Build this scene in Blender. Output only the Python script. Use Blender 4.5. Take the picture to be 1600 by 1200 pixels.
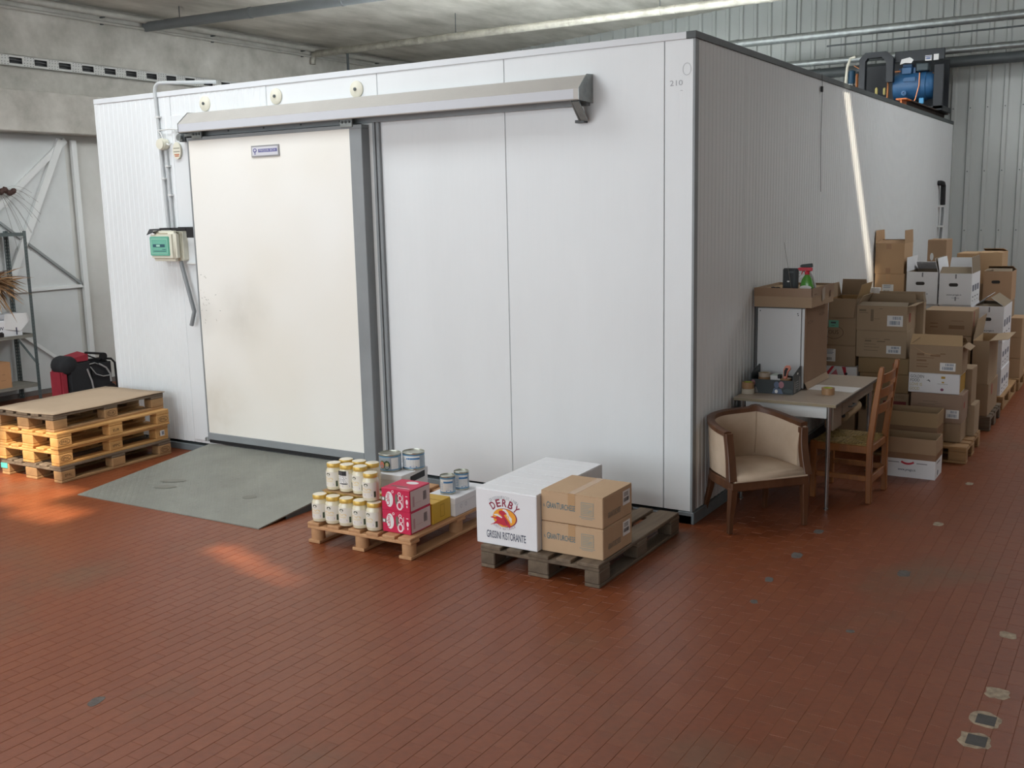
import bpy, bmesh, math, random
import numpy as np
from mathutils import Matrix, Vector, Euler

random.seed(7)
PI = math.pi
SC = bpy.context.scene
for _o in list(bpy.data.objects):
    bpy.data.objects.remove(_o)
COL = SC.collection

# ------------------------------------------------------------------ camera
cam_d = bpy.data.cameras.new('camera')
cam = bpy.data.objects.new('camera', cam_d)
COL.objects.link(cam)
CAM_R = ((0.85140568, 0.52405195, -0.02186136), (0.06909506, -0.15337743, -0.98574907), (-0.51993677, 0.83776185, -0.16679581))
CAM_P = (2.63468894, -6.59290135, 2.20774527)
rx, dn, fw = [Vector(r) for r in CAM_R]
mw = Matrix.Identity(4)
for i in range(3):
    mw[i][0], mw[i][1], mw[i][2], mw[i][3] = rx[i], -dn[i], -fw[i], CAM_P[i]
cam.matrix_world = mw
cam_d.sensor_fit = 'HORIZONTAL'
cam_d.sensor_width = 36.0
cam_d.lens = 36.3995
cam_d.clip_start = 0.05
cam_d.clip_end = 200
SC.camera = cam

# ------------------------------------------------------------------ world, sun, daylight, exposure
SC.view_settings.view_transform = 'Standard'
SC.view_settings.look = 'None'
SC.view_settings.gamma = 1.0
SC.view_settings.use_curve_mapping = False
SC.view_settings.exposure = 0.0

world = bpy.data.worlds.new('sky')
SC.world = world
world.use_nodes = True
wn = world.node_tree
wn.nodes.clear()
w_out = wn.nodes.new('ShaderNodeOutputWorld')
w_bg = wn.nodes.new('ShaderNodeBackground')
w_bg.inputs['Color'].default_value = (0.78, 0.88, 1.0, 1)
w_bg.inputs['Strength'].default_value = 1.0
wn.links.new(w_bg.outputs[0], w_out.inputs[0])

SUN_DIR = Vector((-0.45, 1.0, -1.47)).normalized()
sun_d = bpy.data.lights.new('sun', 'SUN')
sun_d.energy = 9.0
sun_d.angle = math.radians(1.6)
sun_d.color = (1.0, 0.86, 0.68)
sun = bpy.data.objects.new('sun', sun_d)
COL.objects.link(sun)
sun.rotation_euler = SUN_DIR.to_track_quat('-Z', 'Y').to_euler()
sun.location = (6, -14, 14)


def area_light(name, loc, direction, sx, sy, power, color):
    d = bpy.data.lights.new(name, 'AREA')
    d.shape = 'RECTANGLE'
    d.size, d.size_y = sx, sy
    d.energy = power
    d.color = color
    o = bpy.data.objects.new(name, d)
    COL.objects.link(o)
    o.location = loc
    o.rotation_euler = Vector(direction).to_track_quat('-Z', 'Z').to_euler()
    return o


# daylight of the long window band behind the camera, then added overhead and side lamps
area_light('window_daylight', (-2.6, -11.85, 2.8), (0, 1, 0), 13.0, 4.2, 440, (0.90, 0.96, 1.0))
area_light('roof_light_daylight', (-4.9, -8.2, 5.0), (0, 0, -1), 6.0, 1.6, 300, (0.92, 0.97, 1.0))  # stands in for skylight; no opening in the ceiling above it
area_light('roof_light_daylight', (-5.0, -1.8, 5.0), (0, 0, -1), 6.0, 1.2, 150, (0.92, 0.97, 1.0))  # extra lamp added to brighten the tops of the goods
area_light('roof_light_daylight', (-3.4, 4.4, 5.05), (0, 0, -1), 4.4, 3.0, 420, (0.97, 0.98, 1.0))  # added over the cold room so its roof bounces light onto the ceiling
area_light('roof_light_daylight', (3.6, 6.4, 5.55), (0, 0, -1), 3.0, 1.6, 140, (0.95, 0.97, 1.0))  # added fill for the cartons and the back wall
area_light('window_daylight', (5.9, 4.0, 3.6), (-1, 0, 0), 8.0, 1.6, 14, (0.95, 0.97, 1.0))  # added fill for the ribbed long side; no window known there

# ------------------------------------------------------------------ helpers


def lin(c):
    c /= 255.0
    return c / 12.92 if c <= 0.04045 else ((c + 0.055) / 1.055) ** 2.4


def rgb(h):
    h = h.lstrip('#')
    return tuple(lin(int(h[i:i + 2], 16)) for i in (0, 2, 4)) + (1.0,)


MATS = {}


def mat(name, color, rough=0.6, metal=0.0, var=0.0, scale=6.0, color2=None, stretch=(1, 1, 1), bump=0.0, bscale=None,
        coat=0.0, island=0.0, spec=0.5, detail=4.0, rvar=0.0):
    """principled material whose colour wanders by object-space noise"""
    if name in MATS:
        return MATS[name]
    m = bpy.data.materials.new(name)
    MATS[name] = m
    m.use_nodes = True
    nt = m.node_tree
    b = nt.nodes['Principled BSDF']
    c = rgb(color) if isinstance(color, str) else tuple(color) + (1.0,)
    b.inputs['Base Color'].default_value = c
    b.inputs['Roughness'].default_value = rough
    b.inputs['Metallic'].default_value = metal
    b.inputs['Specular IOR Level'].default_value = spec
    b.inputs['Coat Weight'].default_value = coat
    b.inputs['Coat Roughness'].default_value = 0.08
    if var or color2 or bump or island or rvar:
        tc = nt.nodes.new('ShaderNodeTexCoord')
        mp = nt.nodes.new('ShaderNodeMapping')
        mp.inputs['Scale'].default_value = stretch
        nt.links.new(tc.outputs['Object'], mp.inputs[0])
        nz = nt.nodes.new('ShaderNodeTexNoise')
        nz.inputs['Scale'].default_value = scale
        nz.inputs['Detail'].default_value = detail
        nz.inputs['Roughness'].default_value = 0.62
        nt.links.new(mp.outputs[0], nz.inputs[0])
        if var or color2:
            mr = nt.nodes.new('ShaderNodeMapRange')
            mr.inputs[1].default_value = 0.3
            mr.inputs[2].default_value = 0.7
            nt.links.new(nz.outputs[0], mr.inputs[0])
            mx = nt.nodes.new('ShaderNodeMix')
            mx.data_type = 'RGBA'
            c2 = rgb(color2) if color2 else tuple(x * (1 - var) for x in c[:3]) + (1,)
            mx.inputs[6].default_value = c
            mx.inputs[7].default_value = c2
            nt.links.new(mr.outputs[0], mx.inputs[0])
            last = mx.outputs[2]
        else:
            last = None
        if island:
            ge = nt.nodes.new('ShaderNodeNewGeometry')
            oi = nt.nodes.new('ShaderNodeObjectInfo')
            ad = nt.nodes.new('ShaderNodeMath')
            ad.operation = 'ADD'
            nt.links.new(ge.outputs['Random Per Island'], ad.inputs[0])
            nt.links.new(oi.outputs['Random'], ad.inputs[1])
            fr = nt.nodes.new('ShaderNodeMath')
            fr.operation = 'FRACT'
            nt.links.new(ad.outputs[0], fr.inputs[0])
            m2 = nt.nodes.new('ShaderNodeMapRange')
            m2.inputs[3].default_value = 1 - island
            m2.inputs[4].default_value = 1 + island
            nt.links.new(fr.outputs[0], m2.inputs[0])
            hs = nt.nodes.new('ShaderNodeHueSaturation')
            nt.links.new(m2.outputs[0], hs.inputs['Value'])
            if last:
                nt.links.new(last, hs.inputs['Color'])
            else:
                hs.inputs['Color'].default_value = c
            last = hs.outputs[0]
        if last:
            nt.links.new(last, b.inputs['Base Color'])
        if rvar:
            m3 = nt.nodes.new('ShaderNodeMapRange')
            m3.inputs[3].default_value = rough - rvar
            m3.inputs[4].default_value = rough + rvar
            nt.links.new(nz.outputs[0], m3.inputs[0])
            nt.links.new(m3.outputs[0], b.inputs['Roughness'])
        if bump:
            n2 = nz
            if bscale:
                n2 = nt.nodes.new('ShaderNodeTexNoise')
                n2.inputs['Scale'].default_value = bscale
                n2.inputs['Detail'].default_value = 3
                nt.links.new(mp.outputs[0], n2.inputs[0])
            bp = nt.nodes.new('ShaderNodeBump')
            bp.inputs['Strength'].default_value = bump
            bp.inputs['Distance'].default_value = 0.01
            nt.links.new(n2.outputs[0], bp.inputs['Height'])
            nt.links.new(bp.outputs[0], b.inputs['Normal'])
    return m


class Frame:
    """a flat frame: origin, two in-plane axes and the outward normal"""

    def __init__(s, o, u, v):
        s.o, s.u, s.v = Vector(o), Vector(u), Vector(v)
        s.n = s.u.cross(s.v)

    def p(s, a, b, h=0.0):
        return s.o + s.u * a + s.v * b + s.n * h


class MB:
    def __init__(s):
        s.v, s.f, s.m = [], [], []

    def add(s, vs, fs, mi=0):
        b = len(s.v)
        s.v += [tuple(x) for x in vs]
        s.f += [tuple(i + b for i in f) for f in fs]
        s.m += [mi] * len(fs)
        return s

    def box(s, x0, x1, y0, y1, z0, z1, mi=0, M=None):
        vs = [Vector((x, y, z)) for z in (z0, z1) for y in (y0, y1) for x in (x0, x1)]
        if M is not None:
            vs = [M @ v for v in vs]
        return s.add(vs, [(0, 2, 3, 1), (4, 5, 7, 6), (0, 1, 5, 4), (2, 6, 7, 3), (0, 4, 6, 2), (1, 3, 7, 5)], mi)

    def bar(s, p, q, w, h, up=(0, 0, 1), mi=0):
        """rectangular bar from p to q"""
        p, q = Vector(p), Vector(q)
        d = (q - p).normalized()
        a = d.cross(Vector(up))
        if a.length < 1e-4:
            a = d.cross(Vector((1, 0, 0)))
        a.normalize()
        b = a.cross(d)
        vs = []
        for e in (p, q):
            for i, j in ((-1, -1), (1, -1), (1, 1), (-1, 1)):
                vs.append(e + a * (i * w / 2) + b * (j * h / 2))
        return s.add(vs, [(0, 3, 2, 1), (4, 5, 6, 7), (0, 1, 5, 4), (1, 2, 6, 5), (2, 3, 7, 6), (3, 0, 4, 7)], mi)

    def tube(s, pts, r, n=8, mi=0, cap=True, closed=False):
        pts = [Vector(p) for p in pts]
        rs = r if isinstance(r, (list, tuple)) else [r] * len(pts)
        k = len(pts)
        d0 = (pts[1] - pts[0]).normalized()
        a = d0.orthogonal().normalized()
        vs = []
        for i, p in enumerate(pts):
            if closed:
                d = (pts[(i + 1) % k] - pts[i - 1]).normalized()
            else:
                d = (pts[min(i + 1, k - 1)] - pts[max(i - 1, 0)]).normalized()
            a = (a - d * a.dot(d)).normalized()
            b = d.cross(a)
            for j in range(n):
                t = 2 * PI * j / n
                vs.append(p + (a * math.cos(t) + b * math.sin(t)) * rs[i])
        fs = []
        for i in range(k if closed else k - 1):
            i2 = (i + 1) % k
            for j in range(n):
                j2 = (j + 1) % n
                fs.append((i * n + j, i * n + j2, i2 * n + j2, i2 * n + j))
        if cap and not closed:
            fs.append(tuple(range(n))[::-1])
            fs.append(tuple((k - 1) * n + j for j in range(n)))
        return s.add(vs, fs, mi)

    def lathe(s, prof, n=20, M=None, mi=0, mis=None):
        vs, fs = [], []
        for r, z in prof:
            for j in range(n):
                t = 2 * PI * j / n
                v = Vector((r * math.cos(t), r * math.sin(t), z))
                vs.append(M @ v if M is not None else v)
        k = len(prof)
        base = len(s.v)
        s.v += [tuple(v) for v in vs]
        for i in range(k - 1):
            for j in range(n):
                j2 = (j + 1) % n
                s.f.append((base + i * n + j, base + i * n + j2, base + (i + 1) * n + j2, base + (i + 1) * n + j))
                s.m.append(mis[i] if mis else mi)
        if prof[0][0] > 1e-5:
            s.f.append(tuple(base + j for j in range(n))[::-1])
            s.m.append(mis[0] if mis else mi)
        if prof[-1][0] > 1e-5:
            s.f.append(tuple(base + (k - 1) * n + j for j in range(n)))
            s.m.append(mis[-1] if mis else mi)
        return s

    def prism(s, pts, fr, h0, h1, mi=0):
        """polygon in a frame pushed from height h0 to h1 along its normal"""
        k = len(pts)
        vs = [fr.p(a, b, h0) for a, b in pts] + [fr.p(a, b, h1) for a, b in pts]
        fs = [tuple(range(k))[::-1], tuple(range(k, 2 * k))]
        fs += [(i, (i + 1) % k, k + (i + 1) % k, k + i) for i in range(k)]
        return s.add(vs, fs, mi)

    def poly(s, fr, pts, h=0.001, mi=0):
        return s.add([fr.p(a, b, h) for a, b in pts], [tuple(range(len(pts)))], mi)

    def rect(s, fr, x0, x1, y0, y1, h=0.001, mi=0):
        return s.poly(fr, [(x0, y0), (x1, y0), (x1, y1), (x0, y1)], h, mi)

    def ell(s, fr, cx, cy, a, b, h=0.001, mi=0, n=24, t0=0, t1=2 * PI):
        return s.poly(fr, [(cx + a * math.cos(t0 + (t1 - t0) * i / n), cy + b * math.sin(t0 + (t1 - t0) * i / n)) for i in range(n)], h, mi)

    def ring(s, fr, cx, cy, a, b, w, h=0.001, mi=0, n=28):
        for i in range(n):
            t, u = 2 * PI * i / n, 2 * PI * (i + 1) / n
            s.poly(fr, [(cx + a * math.cos(t), cy + b * math.sin(t)), (cx + a * math.cos(u), cy + b * math.sin(u)),
                        (cx + (a - w) * math.cos(u), cy + (b - w) * math.sin(u)), (cx + (a - w) * math.cos(t), cy + (b - w) * math.sin(t))][::-1], h, mi)
        return s

    def text(s, fr, txt, x, y, size, h=0.001, mi=0, width=None, rot=0.0, align='C', bold=0.0, shear=0.0):
        """flat lettering whose lower left / centre sits at x, y"""
        vs, fs = text_mesh(txt, bold, shear)
        if not vs:
            return s
        xs = [v[0] for v in vs]
        w0, x0 = max(xs) - min(xs), min(xs)
        sy = size / 0.7
        sx = (width / w0) if width else sy
        ca, sa = math.cos(rot), math.sin(rot)
        out = []
        for a, b in vs:
            a = (a - x0) * sx - (width or w0 * sx) * (0.5 if align == 'C' else 0.0)
            b = b * sy
            out.append(fr.p(x + a * ca - b * sa, y + a * sa + b * ca, h))
        return s.add(out, fs, mi)

    def arc_text(s, fr, txt, cx, cy, r, a0, a1, size, h=0.001, mi=0, wid=1.0, ry=1.0, up=True, bold=0.0):
        n = len(txt)
        for i, ch in enumerate(txt):
            t = a0 + (a1 - a0) * (i + 0.5) / n
            if ch == ' ':
                continue
            px, py = cx + r * math.cos(t), cy + r * ry * math.sin(t)
            rot = math.atan2(ry * math.sin(t), math.cos(t)) + (-PI / 2 if up else PI / 2)
            s.text(fr, ch, px, py, size, h, mi, width=abs(a1 - a0) * r / n * wid * (0.25 if ch in 'I1' else 0.8), rot=rot, bold=bold)
        return s

    def barcode(s, fr, x0, x1, y0, y1, h=0.001, mi=0, n=14):
        rnd = random.Random(int((x0 + y0) * 1e4))
        x = x0
        st = (x1 - x0) / n
        for i in range(n):
            s.rect(fr, x, x + st * rnd.choice((0.35, 0.5, 0.7)), y0, y1, h, mi)
            x += st
        return s

    def build(s, name, mats, parent=None, loc=None, smooth=False, bevel=0.0, seg=1, kind=None, label=None):
        me = bpy.data.meshes.new(name)
        me.from_pydata(s.v, [], s.f)
        if not isinstance(mats, (list, tuple)):
            mats = [mats]
        for m in mats:
            me.materials.append(m)
        if any(s.m):
            me.polygons.foreach_set('material_index', s.m)
        if bevel:
            bm = bmesh.new()
            bm.from_mesh(me)
            bmesh.ops.recalc_face_normals(bm, faces=bm.faces)
            bm.normal_update()
            ed = [e for e in bm.edges if len(e.link_faces) == 2 and e.calc_face_angle(0) > 0.5]
            bmesh.ops.bevel(bm, geom=ed, offset=bevel, segments=seg, affect='EDGES', clamp_overlap=True)
            bm.to_mesh(me)
            bm.free()
        if smooth:
            me.polygons.foreach_set('use_smooth', [True] * len(me.polygons))
            if smooth != 'all':
                bm = bmesh.new()
                bm.from_mesh(me)
                for e in bm.edges:
                    if len(e.link_faces) == 2 and e.calc_face_angle(0) > 0.7:
                        e.smooth = False
                bm.to_mesh(me)
                bm.free()
        me.update()
        o = bpy.data.objects.new(name, me)
        COL.objects.link(o)
        if parent is not None:
            o.parent = parent
        if loc is not None:
            o.location = loc
        if kind:
            o['kind'] = kind
        if label:
            o['label'] = label
        return o


_TXT = {}


def text_mesh(txt, bold=0.0, shear=0.0):
    key = (txt, bold, shear)
    if key not in _TXT:
        cu = bpy.data.curves.new('lettering', 'FONT')
        cu.body = txt
        cu.resolution_u = 3
        cu.offset = bold * 0.35
        cu.shear = shear
        ob = bpy.data.objects.new('lettering', cu)
        me = bpy.data.meshes.new_from_object(ob)
        _TXT[key] = ([(v.co.x, v.co.y) for v in me.vertices], [tuple(p.vertices) for p in me.polygons])
        bpy.data.objects.remove(ob)
        bpy.data.curves.remove(cu)
        bpy.data.meshes.remove(me)
    return _TXT[key]


def tag(o, label, cat, group=None):
    o['label'] = label
    o['category'] = cat
    if group:
        o['group'] = group
    return o


def thing(name, label, cat, loc=(0, 0, 0), rotz=0.0, group=None):
    o = bpy.data.objects.new(name, None)
    o.empty_display_size = 0.1
    COL.objects.link(o)
    o.location = loc
    o.rotation_euler = (0, 0, rotz)
    return tag(o, label, cat, group)


def struct(o):
    o['kind'] = 'structure'
    return o


def copy_tree(o, parent=None):
    c = o.copy()
    COL.objects.link(c)
    if parent is not None:
        c.parent = parent
    for ch in list(o.children):
        copy_tree(ch, c)
    return c


def dup(o, loc, rotz=0.0, label=None):
    c = copy_tree(o)
    c.location = loc
    c.rotation_euler = (0, 0, rotz)
    if label:
        c['label'] = label
    return c


def instance(name, me, parent, loc, rot=(0, 0, 0)):
    o = bpy.data.objects.new(name, me)
    COL.objects.link(o)
    o.parent = parent
    o.location = loc
    o.rotation_euler = rot
    return o


# ------------------------------------------------------------------ materials
M_PANEL = mat('white_sheet_metal', '#e4e8e9', 0.3, var=0.06, scale=1.3, stretch=(1, 1, 0.35))
M_TRIM = mat('grey_aluminium_trim', '#8f9496', 0.42, var=0.15, scale=3)
M_TRIMW = mat('white_trim', '#d9dde0', 0.4)
M_DOOR = mat('cream_door_sheet', '#f1f1ec', 0.42, color2='#ebe8de', scale=0.7, detail=2)
M_DGREY = mat('dark_grey_metal', '#4d5354', 0.5, var=0.2)
M_GALV = mat('galvanised_steel', '#a4a9a8', 0.38, 0.75, color2='#8a8f8e', scale=14)
M_BEIGE = mat('rail_cover_metal', '#b9b6b0', 0.4, var=0.06)
M_BLACK = mat('black_rubber', '#1b1c1e', 0.6)
M_BASE = mat('grey_plinth', '#7a8387', 0.5, var=0.25, scale=8)
M_CREAM = mat('cream_plastic', '#dcdac9', 0.5)
M_WHITEPL = mat('white_plastic', '#d8dad8', 0.45)
M_GREYPL = mat('grey_conduit_plastic', '#bfc3c4', 0.45)
M_CONC = mat('raw_concrete', '#dcd9cf', 0.9, color2='#a5a297', scale=2.4, stretch=(1, 0.3, 1), bump=0.3, bscale=9, detail=8)
M_WOODN = mat('fresh_pine', '#d3a66b', 0.7, color2='#b98546', scale=9, stretch=(1, 0.12, 1), island=0.12)
M_WOODO = mat('dull_pine', '#b08a5e', 0.75, color2='#8a6a48', scale=9, stretch=(1, 0.15, 1), island=0.14)
M_WOODW = mat('weathered_wood', '#7f6f5c', 0.85, color2='#574a3d', scale=11, stretch=(1, 0.12, 1), island=0.16)
M_INK = mat('black_ink', '#26272b', 0.6)
M_NAVY = mat('navy_ink', '#2b3550', 0.6)
M_TEAL = mat('blue_green_ink', '#456f7a', 0.6)
M_RED = mat('red_ink', '#c22b3e', 0.6)
M_PAPER = mat('white_paper', '#e6e6e4', 0.7)
M_ORANGE = mat('orange_ink', '#eea22e', 0.6)
M_STAMP = mat('burnt_stamp', '#4a2f18', 0.8)


def card(name, color, c2=None):
    return mat('cardboard_' + name, color, 0.82, color2=c2, var=0.08, scale=2.5, spec=0.25)


K_TAN = card('tan', '#c3a585')
K_BROWN = card('brown', '#a38c72')
K_GREY = card('grey_brown', '#aa957b')
K_LIGHT = card('light', '#c4a27c')
K_INSIDE = card('inner_grey', '#8d7f6c')
K_WHITE = mat('white_card', '#e9eaec', 0.6, var=0.03)
K_PEACH = card('warm', '#c3a37f')
M_TAPE = mat('brown_packing_tape', '#a78360', 0.3)

# ------------------------------------------------------------------ floor
TL, TW, GAP = 0.163, 0.0805, 0.0014


def floor_material():
    m = bpy.data.materials.new('terracotta_tile')
    m.use_nodes = True
    nt = m.node_tree
    b = nt.nodes['Principled BSDF']
    b.inputs['Specular IOR Level'].default_value = 0.42
    L = nt.links.new
    ge = nt.nodes.new('ShaderNodeNewGeometry')
    oi = nt.nodes.new('ShaderNodeObjectInfo')
    ad = nt.nodes.new('ShaderNodeMath')
    ad.operation = 'ADD'
    L(ge.outputs['Random Per Island'], ad.inputs[0])
    L(oi.outputs['Random'], ad.inputs[1])
    fr = nt.nodes.new('ShaderNodeMath')
    fr.operation = 'FRACT'
    L(ad.outputs[0], fr.inputs[0])
    r1 = nt.nodes.new('ShaderNodeValToRGB')
    r1.color_ramp.elements[0].color = rgb('#773e21')
    r1.color_ramp.elements[1].color = rgb('#7e4426')
    e = r1.color_ramp.elements.new(0.5)
    e.color = rgb('#7b4124')
    L(fr.outputs[0], r1.inputs[0])
    # large worn / greasy areas with a shape of their own
    nz = nt.nodes.new('ShaderNodeTexNoise')
    nz.inputs['Scale'].default_value = 0.9
    nz.inputs['Detail'].default_value = 5
    L(ge.outputs['Position'], nz.inputs[0])
    mr = nt.nodes.new('ShaderNodeMapRange')
    mr.inputs[1].default_value = 0.56
    mr.inputs[2].default_value = 0.72
    mr.inputs[4].default_value = 0.6
    L(nz.outputs[0], mr.inputs[0])
    mx = nt.nodes.new('ShaderNodeMix')
    mx.data_type = 'RGBA'
    mx.inputs[7].default_value = rgb('#66503c')
    L(mr.outputs[0], mx.inputs[0])
    L(r1.outputs[0], mx.inputs[6])
    n3 = nt.nodes.new('ShaderNodeTexNoise')
    n3.inputs['Scale'].default_value = 26
    n3.inputs['Detail'].default_value = 5
    L(ge.outputs['Position'], n3.inputs[0])
    m3 = nt.nodes.new('ShaderNodeMapRange')
    m3.inputs[1].default_value = 0.25
    m3.inputs[2].default_value = 0.75
    m3.inputs[3].default_value = 0.9
    m3.inputs[4].default_value = 1.1
    L(n3.outputs[0], m3.inputs[0])
    hs = nt.nodes.new('ShaderNodeHueSaturation')
    L(m3.outputs[0], hs.inputs['Value'])
    L(mx.outputs[2], hs.inputs['Color'])
    L(hs.outputs[0], b.inputs['Base Color'])
    m4 = nt.nodes.new('ShaderNodeMapRange')
    m4.inputs[3].default_value = 0.30
    m4.inputs[4].default_value = 0.5
    L(nz.outputs[0], m4.inputs[0])
    L(m4.outputs[0], b.inputs['Roughness'])
    bp = nt.nodes.new('ShaderNodeBump')
    bp.inputs['Strength'].default_value = 0.25
    bp.inputs['Distance'].default_value = 0.004
    L(n3.outputs[0], bp.inputs['Height'])
    L(bp.outputs[0], b.inputs['Normal'])
    return m


M_TILE = floor_material()
M_GROUT = mat('tile_grout', '#643a27', 0.9, color2='#95644a', scale=0.9)

RX0, RX1, RY0, RY1 = -9.4, 6.0, -12.0, 10.05
floor = struct(MB().box(RX0 - 0.3, RX1 + 0.3, RY0 - 0.3, RY1 + 0.3, -0.2, -0.0014).build('floor', M_GROUT))
# tile grid, long side along y, half-bond
nxs = int((5.6 - RX0) / TW)
cx, cy = [], []
for i in range(nxs):
    x = RX0 + (i + 0.5) * TW
    off = (0.5 if i % 2 else 0.0) + random.uniform(-0.06, 0.06)
    ys = np.arange(-5.6 + off * TL, 10.0 - TL / 2, TL)
    cx.append(np.full(len(ys), x))
    cy.append(ys)
cx, cy = np.concatenate(cx), np.concatenate(cy)
R3 = np.array(CAM_R)
P = np.stack([cx, cy, np.zeros_like(cx)], 1) - np.array(CAM_P)
Q = P @ R3.T
with np.errstate(all='ignore'):
    px = 1617.75 * Q[:, 0] / Q[:, 2] + 800
    py = 1617.75 * Q[:, 1] / Q[:, 2] + 600
seen = (Q[:, 2] > 0.5) & (px > 5) & (px < 1595) & (py > 5) & (py < 1195)
dist = np.where(seen, np.linalg.norm(P, axis=1), 1e9)
order = np.argsort(dist)
near = order[:300]
rest = np.setdiff1d(np.arange(len(cx)), near)
hx, hy, ch = (TW - GAP) / 2, (TL - GAP) / 2, 0.001
tv = np.array([[-hx, -hy, -0.002], [hx, -hy, -0.002], [hx, hy, -0.002], [-hx, hy, -0.002],
               [-hx + ch, -hy + ch, 0], [hx - ch, -hy + ch, 0], [hx - ch, hy - ch, 0], [-hx + ch, hy - ch, 0]])
tf = np.array([[4, 5, 6, 7], [0, 1, 5, 4], [1, 2, 6, 5], [2, 3, 7, 6], [3, 0, 4, 7]])
tile_me = bpy.data.meshes.new('tile')
tile_me.from_pydata(tv.tolist(), [], tf.tolist())
tile_me.materials.append(M_TILE)
for k in near:
    instance('tile', tile_me, floor, (cx[k], cy[k], random.uniform(-0.0004, 0.0003)),
             (random.uniform(-0.002, 0.002), random.uniform(-0.0025, 0.0025), random.uniform(-0.003, 0.003)))
n = len(rest)
rng = np.random.default_rng(3)
tx, ty = rng.uniform(-0.0025, 0.0025, n), rng.uniform(-0.002, 0.002, n)
V = np.repeat(tv[None], n, 0)
top = V[:, :, 0] * tx[:, None] + V[:, :, 1] * ty[:, None]
V[:, :, 2] += np.where(np.arange(8)[None] >= 4, top, 0)
V[:, :, 0] += cx[rest][:, None]
V[:, :, 1] += cy[rest][:, None]
F = (tf[None] + (np.arange(n) * 8)[:, None, None]).reshape(-1, 4)
me = bpy.data.meshes.new('tile_field')
me.vertices.add(n * 8)
me.vertices.foreach_set('co', V.reshape(-1))
me.loops.add(len(F) * 4)
me.loops.foreach_set('vertex_index', F.reshape(-1).astype(np.int32))
me.polygons.add(len(F))
me.polygons.foreach_set('loop_start', np.arange(0, len(F) * 4, 4, dtype=np.int32))
me.polygons.foreach_set('use_smooth', np.zeros(len(F), dtype=bool))
me.update(calc_edges=True)
me.materials.append(M_TILE)
tf_o = bpy.data.objects.new('tile_field', me)
COL.objects.link(tf_o)
tf_o.parent = floor
tf_o['kind'] = 'stuff'

# mortar repairs and set-in plates in the tiled floor
M_MORTAR = mat('pale_mortar', '#b5a48c', 0.95, color2='#7f7263', scale=30, bump=0.5)
M_MORTD = mat('dark_mortar', '#6a6460', 0.9, color2='#4d4742', scale=30)
M_INSERT = mat('dark_insert', '#43403e', 0.6, var=0.3, scale=20)


def patch(x, y, a, b, rot, m, seed, name='mortar_patch'):
    r = random.Random(seed)
    pts = []
    for i in range(18):
        t = 2 * PI * i / 18
        sq = 1.0 / max(abs(math.cos(t)), abs(math.sin(t))) ** 0.5
        k = r.uniform(0.85, 1.1) * sq
        u, w = a * k * math.cos(t), b * k * math.sin(t)
        pts.append((x + u * math.cos(rot) - w * math.sin(rot), y + u * math.sin(rot) + w * math.cos(rot)))
    MB().prism(pts, Frame((0, 0, 0), (1, 0, 0), (0, 1, 0)), -0.002, 0.0012).build(name, m, floor)


for args in ((2.165, -1.737, 0.052, 0.06, 0.1, M_MORTAR, 1), (2.15, -2.02, 0.062, 0.072, 0.0, M_MORTAR, 2), (2.14, -2.23, 0.062, 0.072, 0.05, M_MORTAR, 3),
             (2.13, -1.02, 0.042, 0.045, 0, M_MORTAR, 4), (2.36, -0.27, 0.03, 0.05, 0, M_MORTAR, 5), (1.492, 0.78, 0.032, 0.045, 0, M_MORTAR, 6),
             (1.484, -0.332, 0.038, 0.06, 0, M_MORTD, 7), (0.833, -0.31, 0.035, 0.06, 0.2, M_MORTD, 8), (1.52, 1.98, 0.03, 0.04, 0, M_MORTAR, 9),
             (0.815, -0.81, 0.025, 0.04, 0.3, M_MORTD, 10), (0.85, -1.19, 0.02, 0.03, 0.3, M_MORTD, 11), (0.82, 0.24, 0.03, 0.05, 0, M_MORTD, 12),
             (-1.40, -3.81, 0.03, 0.05, 0.4, M_MORTD, 13), (1.42, -1.35, 0.022, 0.02, 0.3, M_MORTD, 14)):
    patch(*args)
for x, y in ((2.152, -2.025), (2.142, -2.23)):
    MB().box(x - 0.034, x + 0.042, y - 0.046, y + 0.044, -0.002, 0.0022).build('inset_plate', M_INSERT, floor)

# ------------------------------------------------------------------ walls and ceiling


def zc(x):
    return 4.925 + 0.062 * (x + 9.4)


M_PLASTER = mat('old_white_plaster', '#cfd0cb', 0.9, color2='#bcbcb5', scale=1.1, bump=0.12, bscale=5, detail=8)
M_PLDIRTY = mat('stained_grey_plaster', '#d3d1c9', 0.9, color2='#a7a59c', scale=2.0, bump=0.15, bscale=5, detail=8)
M_CORR = mat('grey_corrugated_sheet', '#bcc1be', 0.5, var=0.1, scale=0.8, stretch=(1, 1, 0.2))

wl = struct(MB().box(-9.7, -9.4, RY0, RY1 + 0.1, 0, 5.2).build('wall_left', M_PLASTER))
MB().box(-9.4, -9.385, RY0, 10.0, 3.75, 4.93).build('upper_render', M_PLDIRTY, wl)
struct(MB().box(-9.4, -9.12, -8.0, 9.9, 3.262, 3.75).build('trim_1', M_PLDIRTY, bevel=0.01))
struct(MB().box(-9.4, -9.36, -8.0, 10.0, 0, 0.06).build('baseboard_left', mat('grey_skirting', '#6e6a66', 0.8)))

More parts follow.
